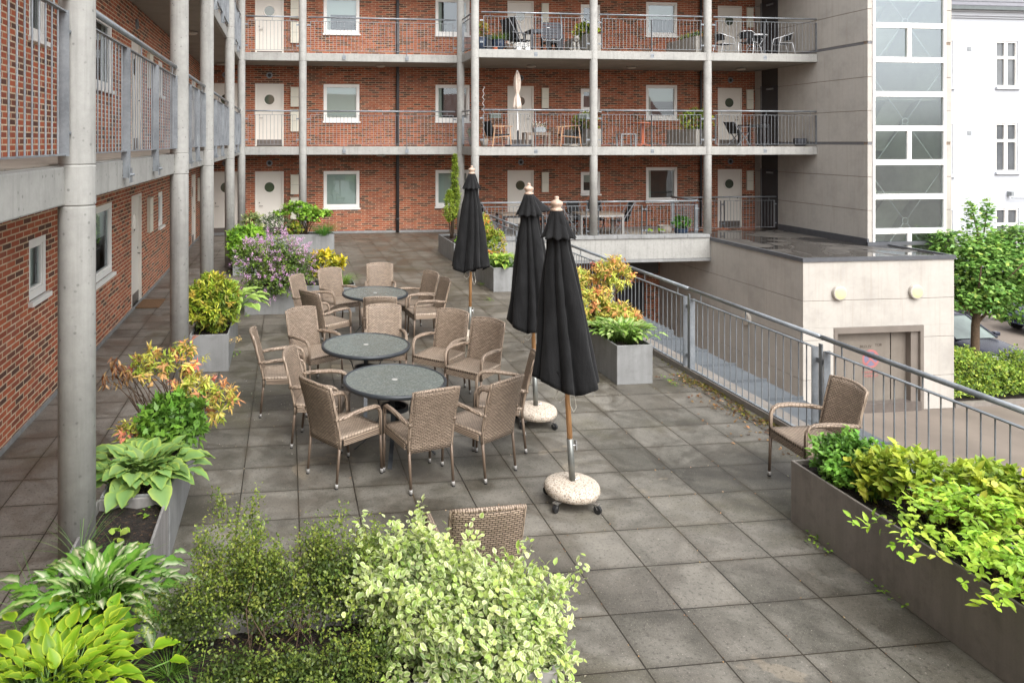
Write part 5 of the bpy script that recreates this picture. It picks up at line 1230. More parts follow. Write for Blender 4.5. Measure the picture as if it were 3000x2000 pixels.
# large planter lower right
shrub('sedum_plant', 'fresh green sedum at the far end of the dark planter', 'perennial', (4.35, 5.32, .44), [(4.36, 5.30, .60, .25, .26, .20, 330)], [(lin(136, 186, 76), 3), (lin(120, 172, 68), 2)], [(lin(84, 124, 50), 1)], .05, .028, 8, T_OVAL, None, 4, spread=.8, tipup=.8)
grass('grass_clump', 'long green blades between the sedum and the yellow green shrub', (4.32, 5.0, .45), 40, .36, .0055, [(lin(120, 164, 76), 1)], spread=.06, lean=.45)
shrub('rhododendron', 'yellow green rhododendron in the dark planter', 'shrub', (4.42, 4.6, .44), [(4.42, 4.72, .72, .28, .26, .2, 120), (4.36, 4.98, .64, .2, .16, .15, 60), (4.55, 4.25, .8, .32, .32, .22, 170), (4.72, 3.9, .82, .25, .3, .2, 90)], [(lin(204, 210, 76), 3), (lin(180, 200, 70), 3), (lin(220, 214, 96), 1)], [(lin(124, 154, 52), 1), (lin(150, 174, 60), 1)], .074, .036, 8, T_OVAL, None, 20, .009, spread=1, tipup=.9, inner=.6)
def arching(n):
    P, O = [], []
    for i in range(n):
        bx, by = random.uniform(4.2, 4.6), random.uniform(3.1, 4.3); a = random.choice([random.uniform(2.6, 3.9), random.uniform(0, 6.28), random.uniform(-.6, .9)]); ln = random.uniform(.3, .75); h = random.uniform(.12, .5)
        for k in range(9):
            f = .25 + .75 * k / 8; P.append((bx + math.cos(a) * ln * f, by + math.sin(a) * ln * f * .8, .5 + h * math.sin(f * 2.3) + random.uniform(-.02, .02))); O.append((math.cos(a) * .6, math.sin(a) * .6, .6))
    return np.array(P), norm(np.array(O))
shrub('spreading_shrub', 'bright lime green spreading shrub with loose arching branches in the lower right', 'shrub', (4.42, 3.7, .44), [(4.45, 4.0, .66, .3, .35, .2, 120), (4.62, 3.55, .82, .36, .4, .26, 200)], [(lin(182, 212, 76), 3), (lin(160, 200, 70), 3), (lin(196, 216, 90), 1)], [(lin(122, 160, 56), 1)], .058, .027, 6, T_OVAL, None, 70, .005, spread=1, flat=.45, extra_tips=arching(64), stemspread=.3)
grass('grass_clump', 'dark green grass under the arching branches of the lime green shrub', (4.22, 4.3, .45), 70, .2, .005, [(lin(110, 146, 60), 1)], spread=.12, lean=.7)
# weeds and moss along planters and railing
for (x, y, lab) in [(-.72, 10.9, 'weeds along the foot of the second column planter'), (4.05, 5.25, 'weeds at the far foot of the dark planter'), (4.06, 4.6, 'weeds halfway along the foot of the dark planter'), (4.15, 15.6, 'weeds at the foot of the planter behind the farthest umbrella'), (3.9, 14.0, 'single weed in the paving left of the middle umbrella'), (4.9, 9.0, 'weed in the paving at the corner of the red shrub planter'), (-.7, 13.35, 'weeds at the left corner of the lilac planter')]:
    weeds(lab, (x, y, .003), 22, .12, WD, .03, squash=(.6, 1.6))
def litter(name, label, cat, n, fn, pal, L, kind=None):
    P = np.array([fn() for _ in range(n)]); D = norm(rng.normal(0, 1, (n, 3)) * np.array([1, 1, .25])); c = pick(pal, n, .2)
    t = bpy.data.objects.new('tmp', None)
    class _P: parent = None; location = Vector((0, 0, 0))
    o = leaf_mesh(name, P, D, np.tile([0, 0, 1.0], (n, 1)) + rng.normal(0, .25, (n, 3)), L * rng.uniform(.5, 1.4, n), L * .7 * rng.uniform(.5, 1.2, n), c, c, T_OVAL, _fake); tag(o, label, cat)
    if kind: o['kind'] = kind
    return o
_fake = bpy.data.objects.new('origin_helper', None)
def clear(o): o.parent = None; return o
clear(litter('moss', 'yellow green moss along the foot of the terrace railing', 'moss', 1500, lambda: (lambda q: (5.36 - abs(random.gauss(0, .1)) - .12 * max(0, math.sin(q * 5)), q, random.uniform(.004, .018)))(random.choice([random.uniform(6.4, 9.2), random.gauss(7.5, .5), random.gauss(8.8, .25), random.uniform(5.6, 12)])), [(lin(126, 124, 36), 2), (lin(92, 84, 40), 2), (lin(104, 80, 50), 2)], .03, 'stuff'))
clear(litter('fallen_leaves', 'dry brown leaf litter on the paving by the railing', 'leaf litter', 260, lambda: (5.25 - abs(random.gauss(0, .22)), random.uniform(6.2, 9.3), random.uniform(.004, .02)), [(lin(150, 112, 72), 2), (lin(110, 78, 52), 2), (lin(176, 140, 96), 1)], .04, 'stuff'))
def jointpt():
    k = random.randint(-3, 8)
    if random.random() < .6: return (3.6 + .5 * (k - 5) + random.gauss(0, .012), random.uniform(2.8, 14), .005)
    return (random.uniform(-.7, 4.9), 5.634 + .5 * random.randint(-6, 16) + random.gauss(0, .012), .005)
clear(litter('petal_litter', 'tiny pale petals and seeds scattered in the paving joints', 'petals', 900, jointpt, [(lin(186, 146, 104), 2), (lin(206, 184, 150), 1), (lin(122, 94, 66), 2)], .013, 'stuff'))
clear(litter('petal_litter', 'white petals scattered near the second column planter', 'petals', 260, lambda: (random.uniform(-.7, 1.2), random.gauss(9.6, .9), .005), [(lin(220, 210, 196), 1)], .012, 'stuff'))
for (x, y, s, lab) in [(2.62, 3.55, .05, 'single pale fallen leaf on the paving right of the variegated bush'), (4.35, 3.3, .0, '')][:1]:
    t = thing('fallen_leaf', lab, 'leaf', (x, y, 0)); leaf_mesh('blade', np.array([[x, y, .01]]), np.array([[.3, 1, .1]]), np.array([[0, 0, 1.0]]), np.array([.06]), np.array([.045]), np.array([lin(206, 198, 150)]), np.array([lin(206, 198, 150)]), T_OVAL, t)

# street tree and hedge
TR = thing('street_tree', 'round crowned green street tree with a short trunk in front of the parked car', 'tree', (20.05, 19.45, -3.9))
mb = MB(); mb.tube([(20.05, 19.45, -3.95), (20.06, 19.45, -3.0), (20.08, 19.46, -2.3), (20.2, 19.5, -1.6)], [.125, .11, .105, .09], 14)
for a in range(8):
    d = Vector((math.cos(a * .8), math.sin(a * .8), .9)); b = Vector((20.1, 19.46, -2.25 + .1 * a)); mb.tube([b, b + d * .6, b + d * 1.3 + Vector((0, 0, .2))], [.05, .03, .012], 6)
mb.tube([(20.2, 19.5, -1.6), (20.2, 19.5, .4), (19.95, 19.5, 1.35)], [.08, .03, .006], 7); mb.tube([(20.2, 19.5, -.5), (20.4, 19.5, .4), (20.5, 19.5, 1.1)], [.04, .02, .005], 6)
mb.build('trunk', 'bark', TR, True)
P, O, dep = blob_tips([(20.35, 19.5, -.75, 1.2, 1.15, .98, 1250), (20.9, 19.5, -.7, .95, 1.0, .85, 560), (19.25, 19.5, .1, .5, .5, .35, 150), (21.4, 19.5, .05, .6, .6, .5, 300), (20.2, 19.5, -1.5, .95, .9, .35, 260), (19.5, 19.4, -1.45, .5, .6, .35, 110), (21.2, 19.4, -1.75, .7, .6, .35, 170), (21.9, 19.6, -1.2, .5, .6, .4, 260)], .5, .2, .16)
sp = []
for (xa, xb) in ((20.02, 19.95), (20.45, 20.52)):
    for i in range(60):
        z = .1 + i * .022; a = i * 2.4; r = .3 * (1 - i / 66); sp.append((xa + (xb - xa) * i / 60 + math.cos(a) * r * random.random(), 19.5 + math.sin(a) * r, z - .1))
P = np.concatenate([P, np.array(sp)]); O = np.concatenate([O, np.tile([0, 0, 1.0], (len(sp), 1))]); dep = np.concatenate([dep, np.ones(len(sp))])
per = 5; pp = np.repeat(P, per, 0) + rng.normal(0, .07, (len(P) * per, 3)); oo = np.repeat(O, per, 0)
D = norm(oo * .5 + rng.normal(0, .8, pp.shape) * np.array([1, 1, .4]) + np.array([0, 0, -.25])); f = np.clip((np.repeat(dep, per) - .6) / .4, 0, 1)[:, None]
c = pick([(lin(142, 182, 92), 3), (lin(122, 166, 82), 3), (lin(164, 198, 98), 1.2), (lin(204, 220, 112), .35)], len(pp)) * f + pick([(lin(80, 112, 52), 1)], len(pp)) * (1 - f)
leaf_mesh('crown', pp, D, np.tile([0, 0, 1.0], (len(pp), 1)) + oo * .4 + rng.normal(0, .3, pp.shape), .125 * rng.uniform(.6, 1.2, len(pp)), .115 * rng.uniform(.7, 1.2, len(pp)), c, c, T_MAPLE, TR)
HG = thing('hedge', 'clipped yellow green hedge along the kerb below the street tree', 'hedge', (21, 18.5, -3.95))
P = []; O = []
for i in range(5200):
    x = random.uniform(17.62, 26); u = random.random(); rgh = .12 * math.sin(x * 3.1) * math.sin(x * 1.3) - min(.62, .26 * (x - 17.6))
    if u < .5: a = (x, 17.95 + random.gauss(0, .07), random.uniform(-3.75, -2.55 + rgh)); o = (0, -1, .35)
    else: a = (x, random.uniform(17.95, 19.15), -2.5 + rgh + random.gauss(0, .07)); o = (0, -.2, 1)
    P.append(a); O.append(o)
for i in range(500): P.append((17.62 + random.gauss(0, .04), random.uniform(17.95, 19.1), random.uniform(-3.8, -2.55))); O.append((-1, 0, .3))
P = np.array(P); O = norm(np.array(O)); per = 4; pp = np.repeat(P, per, 0) + rng.normal(0, .035, (len(P) * per, 3)); oo = np.repeat(O, per, 0)
c = pick([(lin(150, 172, 66), 3), (lin(126, 154, 60), 3), (lin(180, 194, 80), 1.3), (lin(96, 122, 50), 2)], len(pp))
leaf_mesh('foliage', pp, norm(oo * .6 + rng.normal(0, .7, pp.shape)), oo + rng.normal(0, .4, pp.shape) + np.array([0, 0, .5]), .075 * rng.uniform(.6, 1.2, len(pp)), .05 * rng.uniform(.7, 1.2, len(pp)), c, c, T_OVAL, HG)
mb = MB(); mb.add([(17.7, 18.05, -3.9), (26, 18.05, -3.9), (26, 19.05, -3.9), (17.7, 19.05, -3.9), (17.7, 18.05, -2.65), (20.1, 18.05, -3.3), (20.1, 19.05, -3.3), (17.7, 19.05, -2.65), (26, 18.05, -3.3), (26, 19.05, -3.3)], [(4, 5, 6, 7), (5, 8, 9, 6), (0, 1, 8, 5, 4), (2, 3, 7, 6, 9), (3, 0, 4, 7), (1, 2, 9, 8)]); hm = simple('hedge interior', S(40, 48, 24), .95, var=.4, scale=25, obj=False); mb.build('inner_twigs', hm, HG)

# ================================================================== BALCONY THINGS
def pot(x, y, z, r, h, mat, label, group=None, name='plant_pot'):
    t = thing(name, label, 'pot', (x, y, z), 0, group)
    MB().lathe([(r * .7, .002), (r * .92, h * .45), (r, h * .8), (r * .94, h * .93), (r * 1.04, h), (r * .9, h), (r * .86, h * .88), (.002, h * .86)], (0, 0, 0), 28).build('vessel', mat, t, True, world=False)
    MB().lathe([(r * .86, h * .885), (.002, h * .9)], (0, 0, 0), 20).build('soil', 'soil', t, world=False); return t
z2, z1, z0 = FL[2] + .012, FL[1] + .012, .06
pot(5.98, 22.5, z2, .2, .42, 'potblue', 'blue glazed pot with an orange plant beside the corner column, top floor')
shrub('potted_shrub', 'orange leaved plant in the blue pot by the corner column, top floor', 'plant', (5.98, 22.5, z2 + .36), [(6.0, 22.5, z2 + .66, .24, .22, .27, 130)], ORG, [(lin(110, 120, 44), 1)], .06, .024, 7, T_LANCE, None, 4)
mb = MB(); mb.box(6.2, 6.38, 22.55, 22.75, z2, z2 + .52); tag(mb.build('tall_planter', 'potdark', bevel=.01), 'tall square charcoal planter between the two blue pots, top floor', 'planter')
pot(6.56, 22.5, z2, .2, .36, 'potblue', 'round blue glazed pot holding green grass, top floor')
grass('potted_grass', 'fine green grass in the round blue pot, top floor', (6.56, 22.5, z2 + .3), 260, .36, .012, [(lin(110, 150, 50), 1), (lin(90, 130, 44), 1)], spread=.15, lean=.7, cat='plant')
pot(6.9, 22.5, z2, .145, .22, 'potbrown', 'small brown clay pot right of the blue pots, top floor')
pot(6.42, 22.35, z2, .07, .11, 'redwood', 'tiny terracotta pot between the blue pots, top floor')
def plank_chair(loc, yaw, label, h=.95):
    t = thing('folding_chair', label, 'chair', loc, yaw, 'dark folding garden chairs')
    mb = MB(); mb.grid(lambda u, v: ((u - .5) * .44, -.2 - .22 * v, .42 + v * (h - .4)), 2, 4); mb.build('backrest', 'blackcloth', t, world=False, solid=.025)
    mb = MB(); mb.grid(lambda u, v: ((u - .5) * .44, -.2 + v * .42, .44), 2, 2); mb.build('seat', 'blackcloth', t, world=False, solid=.025)
    for s in (-1, 1):
        for p, q in (((s * .22, -.28, .0), (s * .22, .2, .44)), ((s * .235, .26, .0), (s * .235, -.42, h + .03))): MB().beam(p, q, .02, .03).build('leg', 'band', t, world=False)
        MB().beam((s * .25, -.3, .64), (s * .25, .18, .64), .04, .02).build('armrest', 'band', t, world=False)
    return t
plank_chair((7.25, 23.0, z2), R(-70), 'black reclining deck chair, left of the pair before the top floor door', 1.05)
plank_chair((7.5, 23.2, z2), R(-70), 'black reclining deck chair, right of the pair before the top floor door', 1.15)
CT = thing('wire_trolley', 'small white wire trolley with wheels on the top floor balcony', 'trolley', (7.32, 22.45, z2))
mb = MB(); 
for x in (-.2, -.07, .07, .2): mb.tube([(x, -.1, .12), (x, -.1, .26), (x, .1, .26), (x, .1, .12), (x, -.1, .12)], .008, 5)
for z in (.12, .19, .26): mb.tube([(-.2, -.1, z), (.2, -.1, z), (.2, .1, z), (-.2, .1, z), (-.2, -.1, z)], .008, 5)
mb.build('basket', 'wpaint', CT, world=False)
for x in (-.14, .14): MB().lathe([(.04, -.012), (.07, -.012), (.07, .012), (.04, .012)], (x, -.1, .072), 18, axis='y').build('wheel', 'wpaint', CT, world=False)
def rect_table(loc, L, D, H, top, leg, label, th=.04, slats=6):
    t = thing('garden_table', label, 'table', loc)
    mb = MB()
    for k in range(slats): a = -D / 2 + D * k / slats; mb.box(-L / 2, L / 2, a + .004, a + D / slats - .004, H - th, H)
    mb.build('tabletop', top, t, world=False)
    for x in (-1, 1):
        for y in (-1, 1): mb = MB(); mb.box(x * (L / 2 - .07), x * L / 2, y * (D / 2 - .07), y * D / 2, 0.0, H - th - .001); mb.build('leg', leg, t, world=False)
    mb = MB(); mb.box(-L / 2 + .07, L / 2 - .07, -D / 2 + .01, -D / 2 + .035, H - th - .07, H - th - .001); mb.build('apron', leg, t, world=False); return t
rect_table((8.13, 23.0, z2), .95, .8, .74, 'potdark', 'potdark', 'dark plank table on the top floor balcony')
FC = thing('hanging_chair', 'folded grey chair hooked over the top floor balcony railing', 'chair', (8.1, 22.0, z2))
mb = MB(); mb.tube([(-.3, .02, 1.1), (-.32, -.0, .95), (-.32, 0, .38), (-.25, 0, .3), (.25, 0, .3), (.32, 0, .38), (.32, 0, .95), (.3, .02, 1.1)], .017, 8); mb.build('frame', 'galv', FC, world=False)
mb = MB()
for k in range(6): mb.box(-.27, .27, .004, .018, .36 + k * .085, .43 + k * .085)
mb.build('slat_panel', 'potdark', FC, world=False)
AC = thing('dark_armchair', 'dark plank armchair right of the top floor table', 'armchair', (8.55, 23.2, z2), R(90))
mb = MB(); mb.box(-.25, .25, -.28, -.24, .1, 1.0); mb.build('backrest', 'potdark', AC, world=False, bevel=.02); mb = MB(); mb.box(-.25, .25, -.24, .25, .36, .42); mb.build('seat', 'potdark', AC, world=False)
for s in (-1, 1): mb = MB(); mb.box(s * .25, s * .31, -.28, .27, .58, .64); mb.box(s * .25, s * .31, .2, .27, .0, .58); mb.box(s * .25, s * .31, -.28, -.22, .0, .58); mb.build('armrest', 'potdark', AC, world=False)
JG = MB().lathe([(.03, .752), (.06, .78), (.055, .84), (.03, .86), (.04, .89), (.002, .9)], (8.3, 22.85, z2), 16).build('jug', 'wpaint', None, True); tag(JG, 'small white jug on the dark plank table', 'jug')
LS = thing('lion_statue', 'small weathered stone lion statue sitting at the top floor railing', 'statue', (9.02, 22.4, z2))
mb = MB(); mb.box(-.13, .13, -.2, .2, 0, .05); mb.build('plinth', 'stone', LS, world=False)
mb = MB(); mb.tube([(0, .12, .05), (0, .12, .16), (0, .04, .28), (0, -.04, .36)], [.11, .12, .1, .07], 12); mb.tube([(0, -.05, .34), (0, -.1, .42), (0, -.15, .43), (0, -.2, .41)], [.085, .095, .075, .04], 12)
for s in (-1, 1): mb.tube([(s * .06, -.06, .3), (s * .065, -.12, .15), (s * .065, -.13, .05), (s * .065, -.18, .055)], [.045, .035, .035, .03], 8); mb.tube([(s * .11, .08, .1), (s * .11, -.02, .07)], [.07, .045], 8); mb.tube([(s * .06, -.08, .49), (s * .07, -.07, .53)], [.025, .008], 6)
mb.build('body', 'stone', LS, True, world=False)
P, O, _ = blob_tips([(0, 0, 0, 1, 1, 1, 60)], .95)
for i, (x, z, nm, lab) in enumerate([(9.28, z2, 'yellow', 'divider planter on the top floor between left and middle bay'), (12.92, z2, 'x', 'divider planter on the top floor between middle and right bay'), (9.28, z1, 'x', 'divider planter on the first floor between left and middle bay'), (12.92, z1, 'x', 'divider planter on the first floor between middle and right bay')]):
    planter(x, x + .48, 22.15, 24.0, 'grey concrete ' + lab, 'stone', .55, z, 'balcony divider planters')
YL = [(lin(206, 200, 58), 3), (lin(160, 180, 56), 2)]
shrub('balcony_shrub', 'yellow green leafy plant in the top floor divider by the lion statue', 'plant', (9.5, 22.6, z2 + .5), [(9.45, 22.6, z2 + .72, .36, .4, .26, 190)], YL, [(lin(96, 120, 44), 1)], .09, .045, 6, T_OVAL, None, 4)
shrub('succulents', 'yellow and blue green succulents in the top floor divider, right side', 'plants', (13.15, 22.6, z2 + .5), [(13.15, 22.4, z2 + .58, .26, .3, .13, 120), (13.15, 23.1, z2 + .58, .24, .5, .12, 130)], [(lin(206, 200, 84), 2), (lin(130, 156, 116), 2), (lin(216, 166, 106), 1)], [(lin(96, 120, 70), 1)], .06, .03, 6, T_OVAL, None, 0)
shrub('balcony_shrub', 'green loose shrub in the first floor divider behind the wooden chair', 'plant', (9.5, 22.7, z1 + .5), [(9.45, 22.7, z1 + .72, .4, .45, .35, 300)], [(lin(128, 152, 60), 2), (lin(150, 168, 66), 1)], [(lin(74, 100, 40), 1)], .06, .026, 7, T_LANCE, None, 8)
shrub('balcony_shrub', 'large yellow green shrub in the first floor divider beside the orange table', 'plant', (13.15, 22.6, z1 + .5), [(13.2, 22.7, z1 + .82, .5, .5, .42, 420)], [(lin(166, 178, 62), 2), (lin(136, 160, 56), 2)], [(lin(84, 110, 40), 1)], .065, .028, 7, T_LANCE, None, 10)
# bistro set, top floor right
GT = thing('glass_table', 'round glass bistro table on the top floor, right bay', 'table', (15.55, 23.1, z2))
MB().lathe([(.002, .72), (.40, .72), (.40, .728), (.002, .728)], (0, 0, 0), 40).build('tabletop', 'mid', GT, world=False)
MB().lathe([(.395, .70), (.395, .735), (.41, .735), (.41, .70)], (0, 0, 0), 40).build('rim', 'alu', GT, True, world=False)
for k in range(4): a = R(45 + 90 * k); MB().tube([(.36 * math.cos(a), .36 * math.sin(a), .7), (.15 * math.cos(a), .15 * math.sin(a), .4), (.3 * math.cos(a), .3 * math.sin(a), 0)], .013, 7).build('leg', 'alu', GT, True, world=False)
def bistro(loc, yaw, label):
    t = thing('bistro_chair', label, 'chair', loc, yaw, 'aluminium bistro chairs on the top floor')
    MB().grid(lambda u, v: ((u - .5) * .42, -.2 + v * .42, .44), 2, 2).build('seat', 'blackcloth', t, world=False, solid=.02)
    MB().grid(lambda u, v: ((u - .5) * .42, -.24 - .05 * v + .1 * (2 * u - 1) ** 2, .55 + v * .22), 6, 2).build('backrest', 'blackcloth', t, world=False, solid=.015)
    for s in (-1, 1):
        MB().tube([(s * .25, .24, 0), (s * .25, .2, .45), (s * .26, .16, .62), (s * .26, .05, .66), (s * .25, -.12, .7), (s * .17, -.28, .78), (0, -.31, .79)], .013, 7).build('arm', 'alu', t, True, world=False)
        MB().tube([(s * .23, -.32, 0), (s * .22, -.22, .44)], .012, 7).build('leg', 'alu', t, True, world=False)
        MB().tube([(s * .24, -.23, .43), (s * .25, .2, .43)], .01, 6).build('side_rail', 'alu', t, world=False)
    return t
for x, y, yaw, lab in ((14.55, 23.2, -85, 'leftmost aluminium bistro chair'), (15.05, 22.7, -45, 'aluminium bistro chair in front of the glass table'), (15.9, 23.6, 150, 'aluminium bistro chair behind the glass table'), (16.35, 22.8, 80, 'rightmost aluminium bistro chair')): bistro((x, y, z2), R(yaw), lab)
# first floor left bay
PA = thing('beige_umbrella', 'closed beige umbrella with white pole on the first floor balcony', 'umbrella', (7.22, 22.6, z1))
mb = MB(); mb.box(-.33, .33, -.3, .3, 0, .05); mb.build('base_slab', 'potdark', PA, world=False, bevel=.01)
mb = MB(); mb.cyl((0, 0, .05), (0, 0, .5), .03, 12); mb.build('tube', 'black', PA, world=False)
mb = MB(); mb.cyl((0, 0, .5), (-.03, 0, 2.3), .019, 12); mb.build('pole', 'wpaint', PA, world=False)
def bc(a, i, z): return 1 + .16 * math.sin(6 * a + i * .5)
mb = MB().lathe([(.13, 1.16), (.125, 1.3), (.10, 1.5), (.055, 1.62), (.05, 1.66), (.075, 1.75), (.1, 1.95), (.095, 2.15), (.05, 2.32), (.02, 2.36)], (-.02, 0, 0), 48, fun=bc); mb.build('canopy', 'beige', PA, True, world=False)
MB().lathe([(.03, 2.34), (.03, 2.38), (.002, 2.4)], (-.02, 0, 0), 12).build('cap', 'wpaint', PA, world=False)
def lounge(loc, yaw, label):
    t = thing('lounge_chair', label, 'chair', loc, yaw, 'wooden lounge chairs on the first floor')
    for s in (-1, 1):
        MB().beam((s * .3, .28, 0), (s * .3, .22, .62), .035, .035).build('leg', 'oak', t, world=False); MB().beam((s * .3, -.36, 0), (s * .3, -.28, .62), .035, .035).build('leg', 'oak', t, world=False)
        MB().beam((s * .3, .32, .62), (s * .3, -.34, .66), .05, .025).build('armrest', 'oak', t, world=False); MB().beam((s * .3, .24, .33), (s * .3, -.32, .28), .03, .03).build('side_rail', 'oak', t, world=False)
    mb = MB(); mb.grid(lambda u, v: ((u - .5) * .56, -.26 + v * .5, .34 + .03 * v), 2, 3); mb.build('seat', 'blackcloth', t, world=False, solid=.05); mb = MB(); mb.grid(lambda u, v: ((u - .5) * .56, -.28 - .14 * v, .36 + v * .42), 2, 3); mb.build('backrest', 'blackcloth', t, world=False, solid=.05); return t
lounge((6.6, 22.6, z1), R(-80), 'wooden lounge chair left of the beige umbrella'); lounge((8.85, 22.6, z1), R(80), 'wooden lounge chair right of the low table')
rect_table((7.85, 22.7, z1), .78, .45, .44, 'teak', 'teak', 'low wooden coffee table with the flower box, first floor', .022, 4)
FB = thing('flower_box', 'small grey metal box of white flowers on the low wooden table', 'flower box', (7.93, 22.65, z1 + .445))
mb = MB(); mb.box(-.19, .19, -.09, .09, 0, .16); mb.build('box', 'greypaint', FB, world=False, bevel=.008)
t = thing('white_flowers', 'white flowers in the grey box on the low wooden table', 'flowers', (7.93, 22.65, z1 + .6)); n = 160; P = np.array([(7.93 + random.uniform(-.2, .2), 22.65 + random.uniform(-.09, .09), z1 + .6 + abs(random.gauss(0, .09))) for _ in range(n)]); c = pick([(lin(226, 214, 206), 2), (lin(206, 166, 150), 1), (lin(110, 130, 70), 1)], n); leaf_mesh('petals', P, norm(rng.normal(0, 1, (n, 3))), rng.normal(0, 1, (n, 3)), np.full(n, .05), np.full(n, .035), c, c, T_OVAL, t)
for x, lab in ((6.33, 'grey green balcony box hooked to the first floor railing, left one'), (9.15, 'grey green balcony box hooked to the first floor railing, right one')):
    t = thing('balcony_box', lab, 'flower box', (x, 22.0, z1 + .86), 0, 'balcony boxes on the first floor railing')
    mb = MB(); mb.box(-.17, .17, -.02, .15, 0, .16); mb.build('box', 'boxgreen', t, world=False, bevel=.01)
    for s in (-.09, .09): MB().tube([(s, .0, .15), (s, -.03, .27), (s, -.11, .275), (s, -.115, .22)], .008, 6).build('hook', 'galv', t, world=False)
mb = MB().lathe([(.24, 0), (.26, .02), (.26, .07), (.23, .08), (.002, .075)], (8.78, 22.15, z1), 28); tag(mb.build('round_tray', 'potgrey'), 'round grey tray on the floor under the right wooden chair', 'tray')
mb = MB(); mb.tube([(6.03 + .022 * math.sin(k * .9), 22.3 + .022 * math.cos(k * .9), z1 + .2 + k * .028) for k in range(60)], .005, 5); tag(mb.build('spiral_stake', 'wpaint', None, True), 'white spiral plant stake by the corner column, first floor', 'plant stake')
pot(6.05, 22.3, z1, .13, .25, 'potgrey', 'grey pot holding the white spiral stake')
pot(5.9, 23.0, z1, .17, .3, 'potgrey', 'grey pot behind the side railing, first floor')
shrub('potted_shrub', 'green plant behind the first floor side railing', 'plant', (5.9, 23.0, z1 + .28), [(5.9, 23.0, z1 + .45, .2, .2, .18, 120)], [(lin(110, 140, 66), 1)], [(lin(70, 96, 44), 1)], .05, .025, 6, T_OVAL, None, 3)
RT = thing('pedestal_table', 'round orange brown pedestal table on the first floor, middle bay', 'table', (11.4, 22.7, z1))
MB().lathe([(.002, .73), (.34, .73), (.345, .745), (.34, .76), (.002, .76)], (0, 0, 0), 36).build('tabletop', 'redwood', RT, world=False)
mb = MB(); mb.box(-.055, .055, -.055, .055, .06, .73); mb.build('pedestal', 'redwood', RT, world=False)
for k in range(4): a = R(45 + 90 * k); mb = MB(); mb.beam((0, 0, .08), (.28 * math.cos(a), .28 * math.sin(a), .03), .06, .05); mb.build('foot', 'redwood', RT, world=False)
BN = thing('grey_stool', 'low grey slatted stool left of the orange pedestal table', 'stool', (10.95, 22.9, z1))
mb = MB()
for k in range(5): mb.box(-.26 + k * .105, -.17 + k * .105, -.18, .18, .38, .41)
mb.build('seat', 'greypaint', BN, world=False)
for x in (-1, 1):
    for y in (-1, 1): mb = MB(); mb.box(x * .26, x * .22, y * .18, y * .14, 0, .38); mb.build('leg', 'greypaint', BN, world=False)
plank_chair((15.0, 23.1, z1), R(-80), 'black chair in front of the right door, first floor', .78)
rect_table((15.6, 23.2, z1), .75, .6, .72, 'black', 'black', 'small black table beside the black chair, first floor')
pot(17.0 - .35, 22.35, z1, .2, .26, 'potdark', 'wide charcoal pot at the stair tower, first floor')
# ground level terrace
rect_table((10.0, 23.0, z0), 1.45, .85, .74, 'teak', 'cap', 'wooden topped table with white legs on the ground terrace behind the column')
rect_table((7.5, 23.3, z0), 1.35, .85, .72, 'teak', 'black', 'grey wooden table on the ground terrace behind the umbrellas')
for x, y, yaw, lab in ((10.85, 23.2, 85, 'black folding chair at the right end of the white legged table'), (10.3, 23.75, 170, 'black folding chair behind the white legged table'), (9.05, 23.0, -85, 'black folding chair left of the column on the ground terrace'), (9.65, 23.75, 185, 'black folding chair just behind the column on the ground terrace'), (6.6, 23.4, -85, 'black folding chair at the left end of the grey wooden table'), (8.4, 23.3, 85, 'black folding chair at the right end of the grey wooden table')): plank_chair((x, y, z0), R(yaw), lab, 1.02)
pot(12.2, 22.75, z0, .24, .32, 'potgrey', 'wide grey stone pot with bare soil on the ground terrace')
pot(12.62, 22.5, z0, .22, .26, 'potblue', 'low blue grey pot with a leafy plant on the ground terrace')
shrub('potted_shrub', 'leafy green plant in the blue grey pot on the ground terrace', 'plant', (12.62, 22.5, z0 + .24), [(12.62, 22.5, z0 + .45, .28, .24, .2, 170)], [(lin(100, 160, 52), 1), (lin(80, 136, 44), 1)], [(lin(56, 96, 36), 1)], .06, .035, 6, T_OVAL, None, 3)
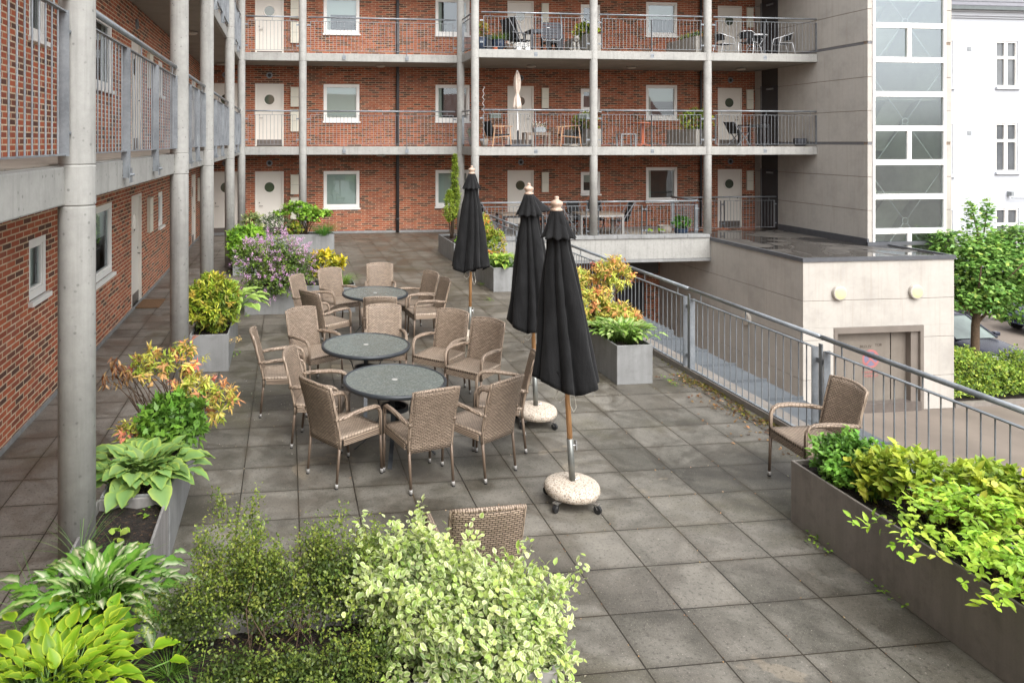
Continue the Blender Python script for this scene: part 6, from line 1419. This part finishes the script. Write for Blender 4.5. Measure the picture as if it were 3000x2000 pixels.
for x, lab in ((11.45, 'yellow green seedling in a low bowl, left one'), (11.85, 'yellow green seedling in a low bowl, right one')):
    pot(x, 22.3, .2, .09, .08, 'cap', 'low pale bowl for a seedling on the terrace coping, ' + lab.split(', ')[1], 'low bowls on the coping')
    weeds(lab, (x, 22.3, .26), 26, .1, [(lin(150, 186, 50), 1)], .07, 'seedling', 'seedling', flat=1.2)

# ================================================================== LIGHT, CAMERA
w = bpy.data.worlds.new('World'); scene.world = w; w.use_nodes = True; nt = w.node_tree
sky = nt.nodes.new('ShaderNodeTexSky'); sky.sky_type = 'NISHITA'; sky.sun_disc = False
EL, AZ = R(50), R(168)
sky.sun_elevation = EL; sky.sun_rotation = AZ; sky.air_density = 1.0; sky.dust_density = 4.0; sky.ozone_density = 1.0
hs = nt.nodes.new('ShaderNodeHueSaturation'); hs.inputs['Saturation'].default_value = .15; hs.inputs['Value'].default_value = 3.1
nt.links.new(sky.outputs[0], hs.inputs['Color']); nt.links.new(hs.outputs[0], nt.nodes['Background'].inputs['Color']); nt.nodes['Background'].inputs['Strength'].default_value = .15
sd = bpy.data.lights.new('sun', 'SUN'); sd.energy = 1.0; sd.angle = R(50); sd.color = (1.0, .99, .97)
so = link(bpy.data.objects.new('sun', sd)); d = Vector((math.sin(AZ) * math.cos(EL), math.cos(AZ) * math.cos(EL), math.sin(EL))); so.rotation_euler = d.to_track_quat('Z', 'Y').to_euler(); so.location = d * 60

cd = bpy.data.cameras.new('camera'); cd.sensor_width = 36; cd.sensor_fit = 'HORIZONTAL'; cd.lens = 2170 / 3000 * 36; cd.shift_x = (1500 - 1106) / 3000; cd.shift_y = (415 - 1000) / 3000
cd.clip_start = .05; cd.clip_end = 1500
co = link(bpy.data.objects.new('camera', cd)); co.location = (0, 0, 3.1); co.rotation_euler = (R(90), 0, -math.atan(266 / 2170)); scene.camera = co
scene.view_settings.view_transform = 'Standard'; scene.view_settings.look = 'None'; scene.view_settings.exposure = 0; scene.view_settings.gamma = 1
scene.cycles.max_bounces = 8; scene.cycles.transparent_max_bounces = 12
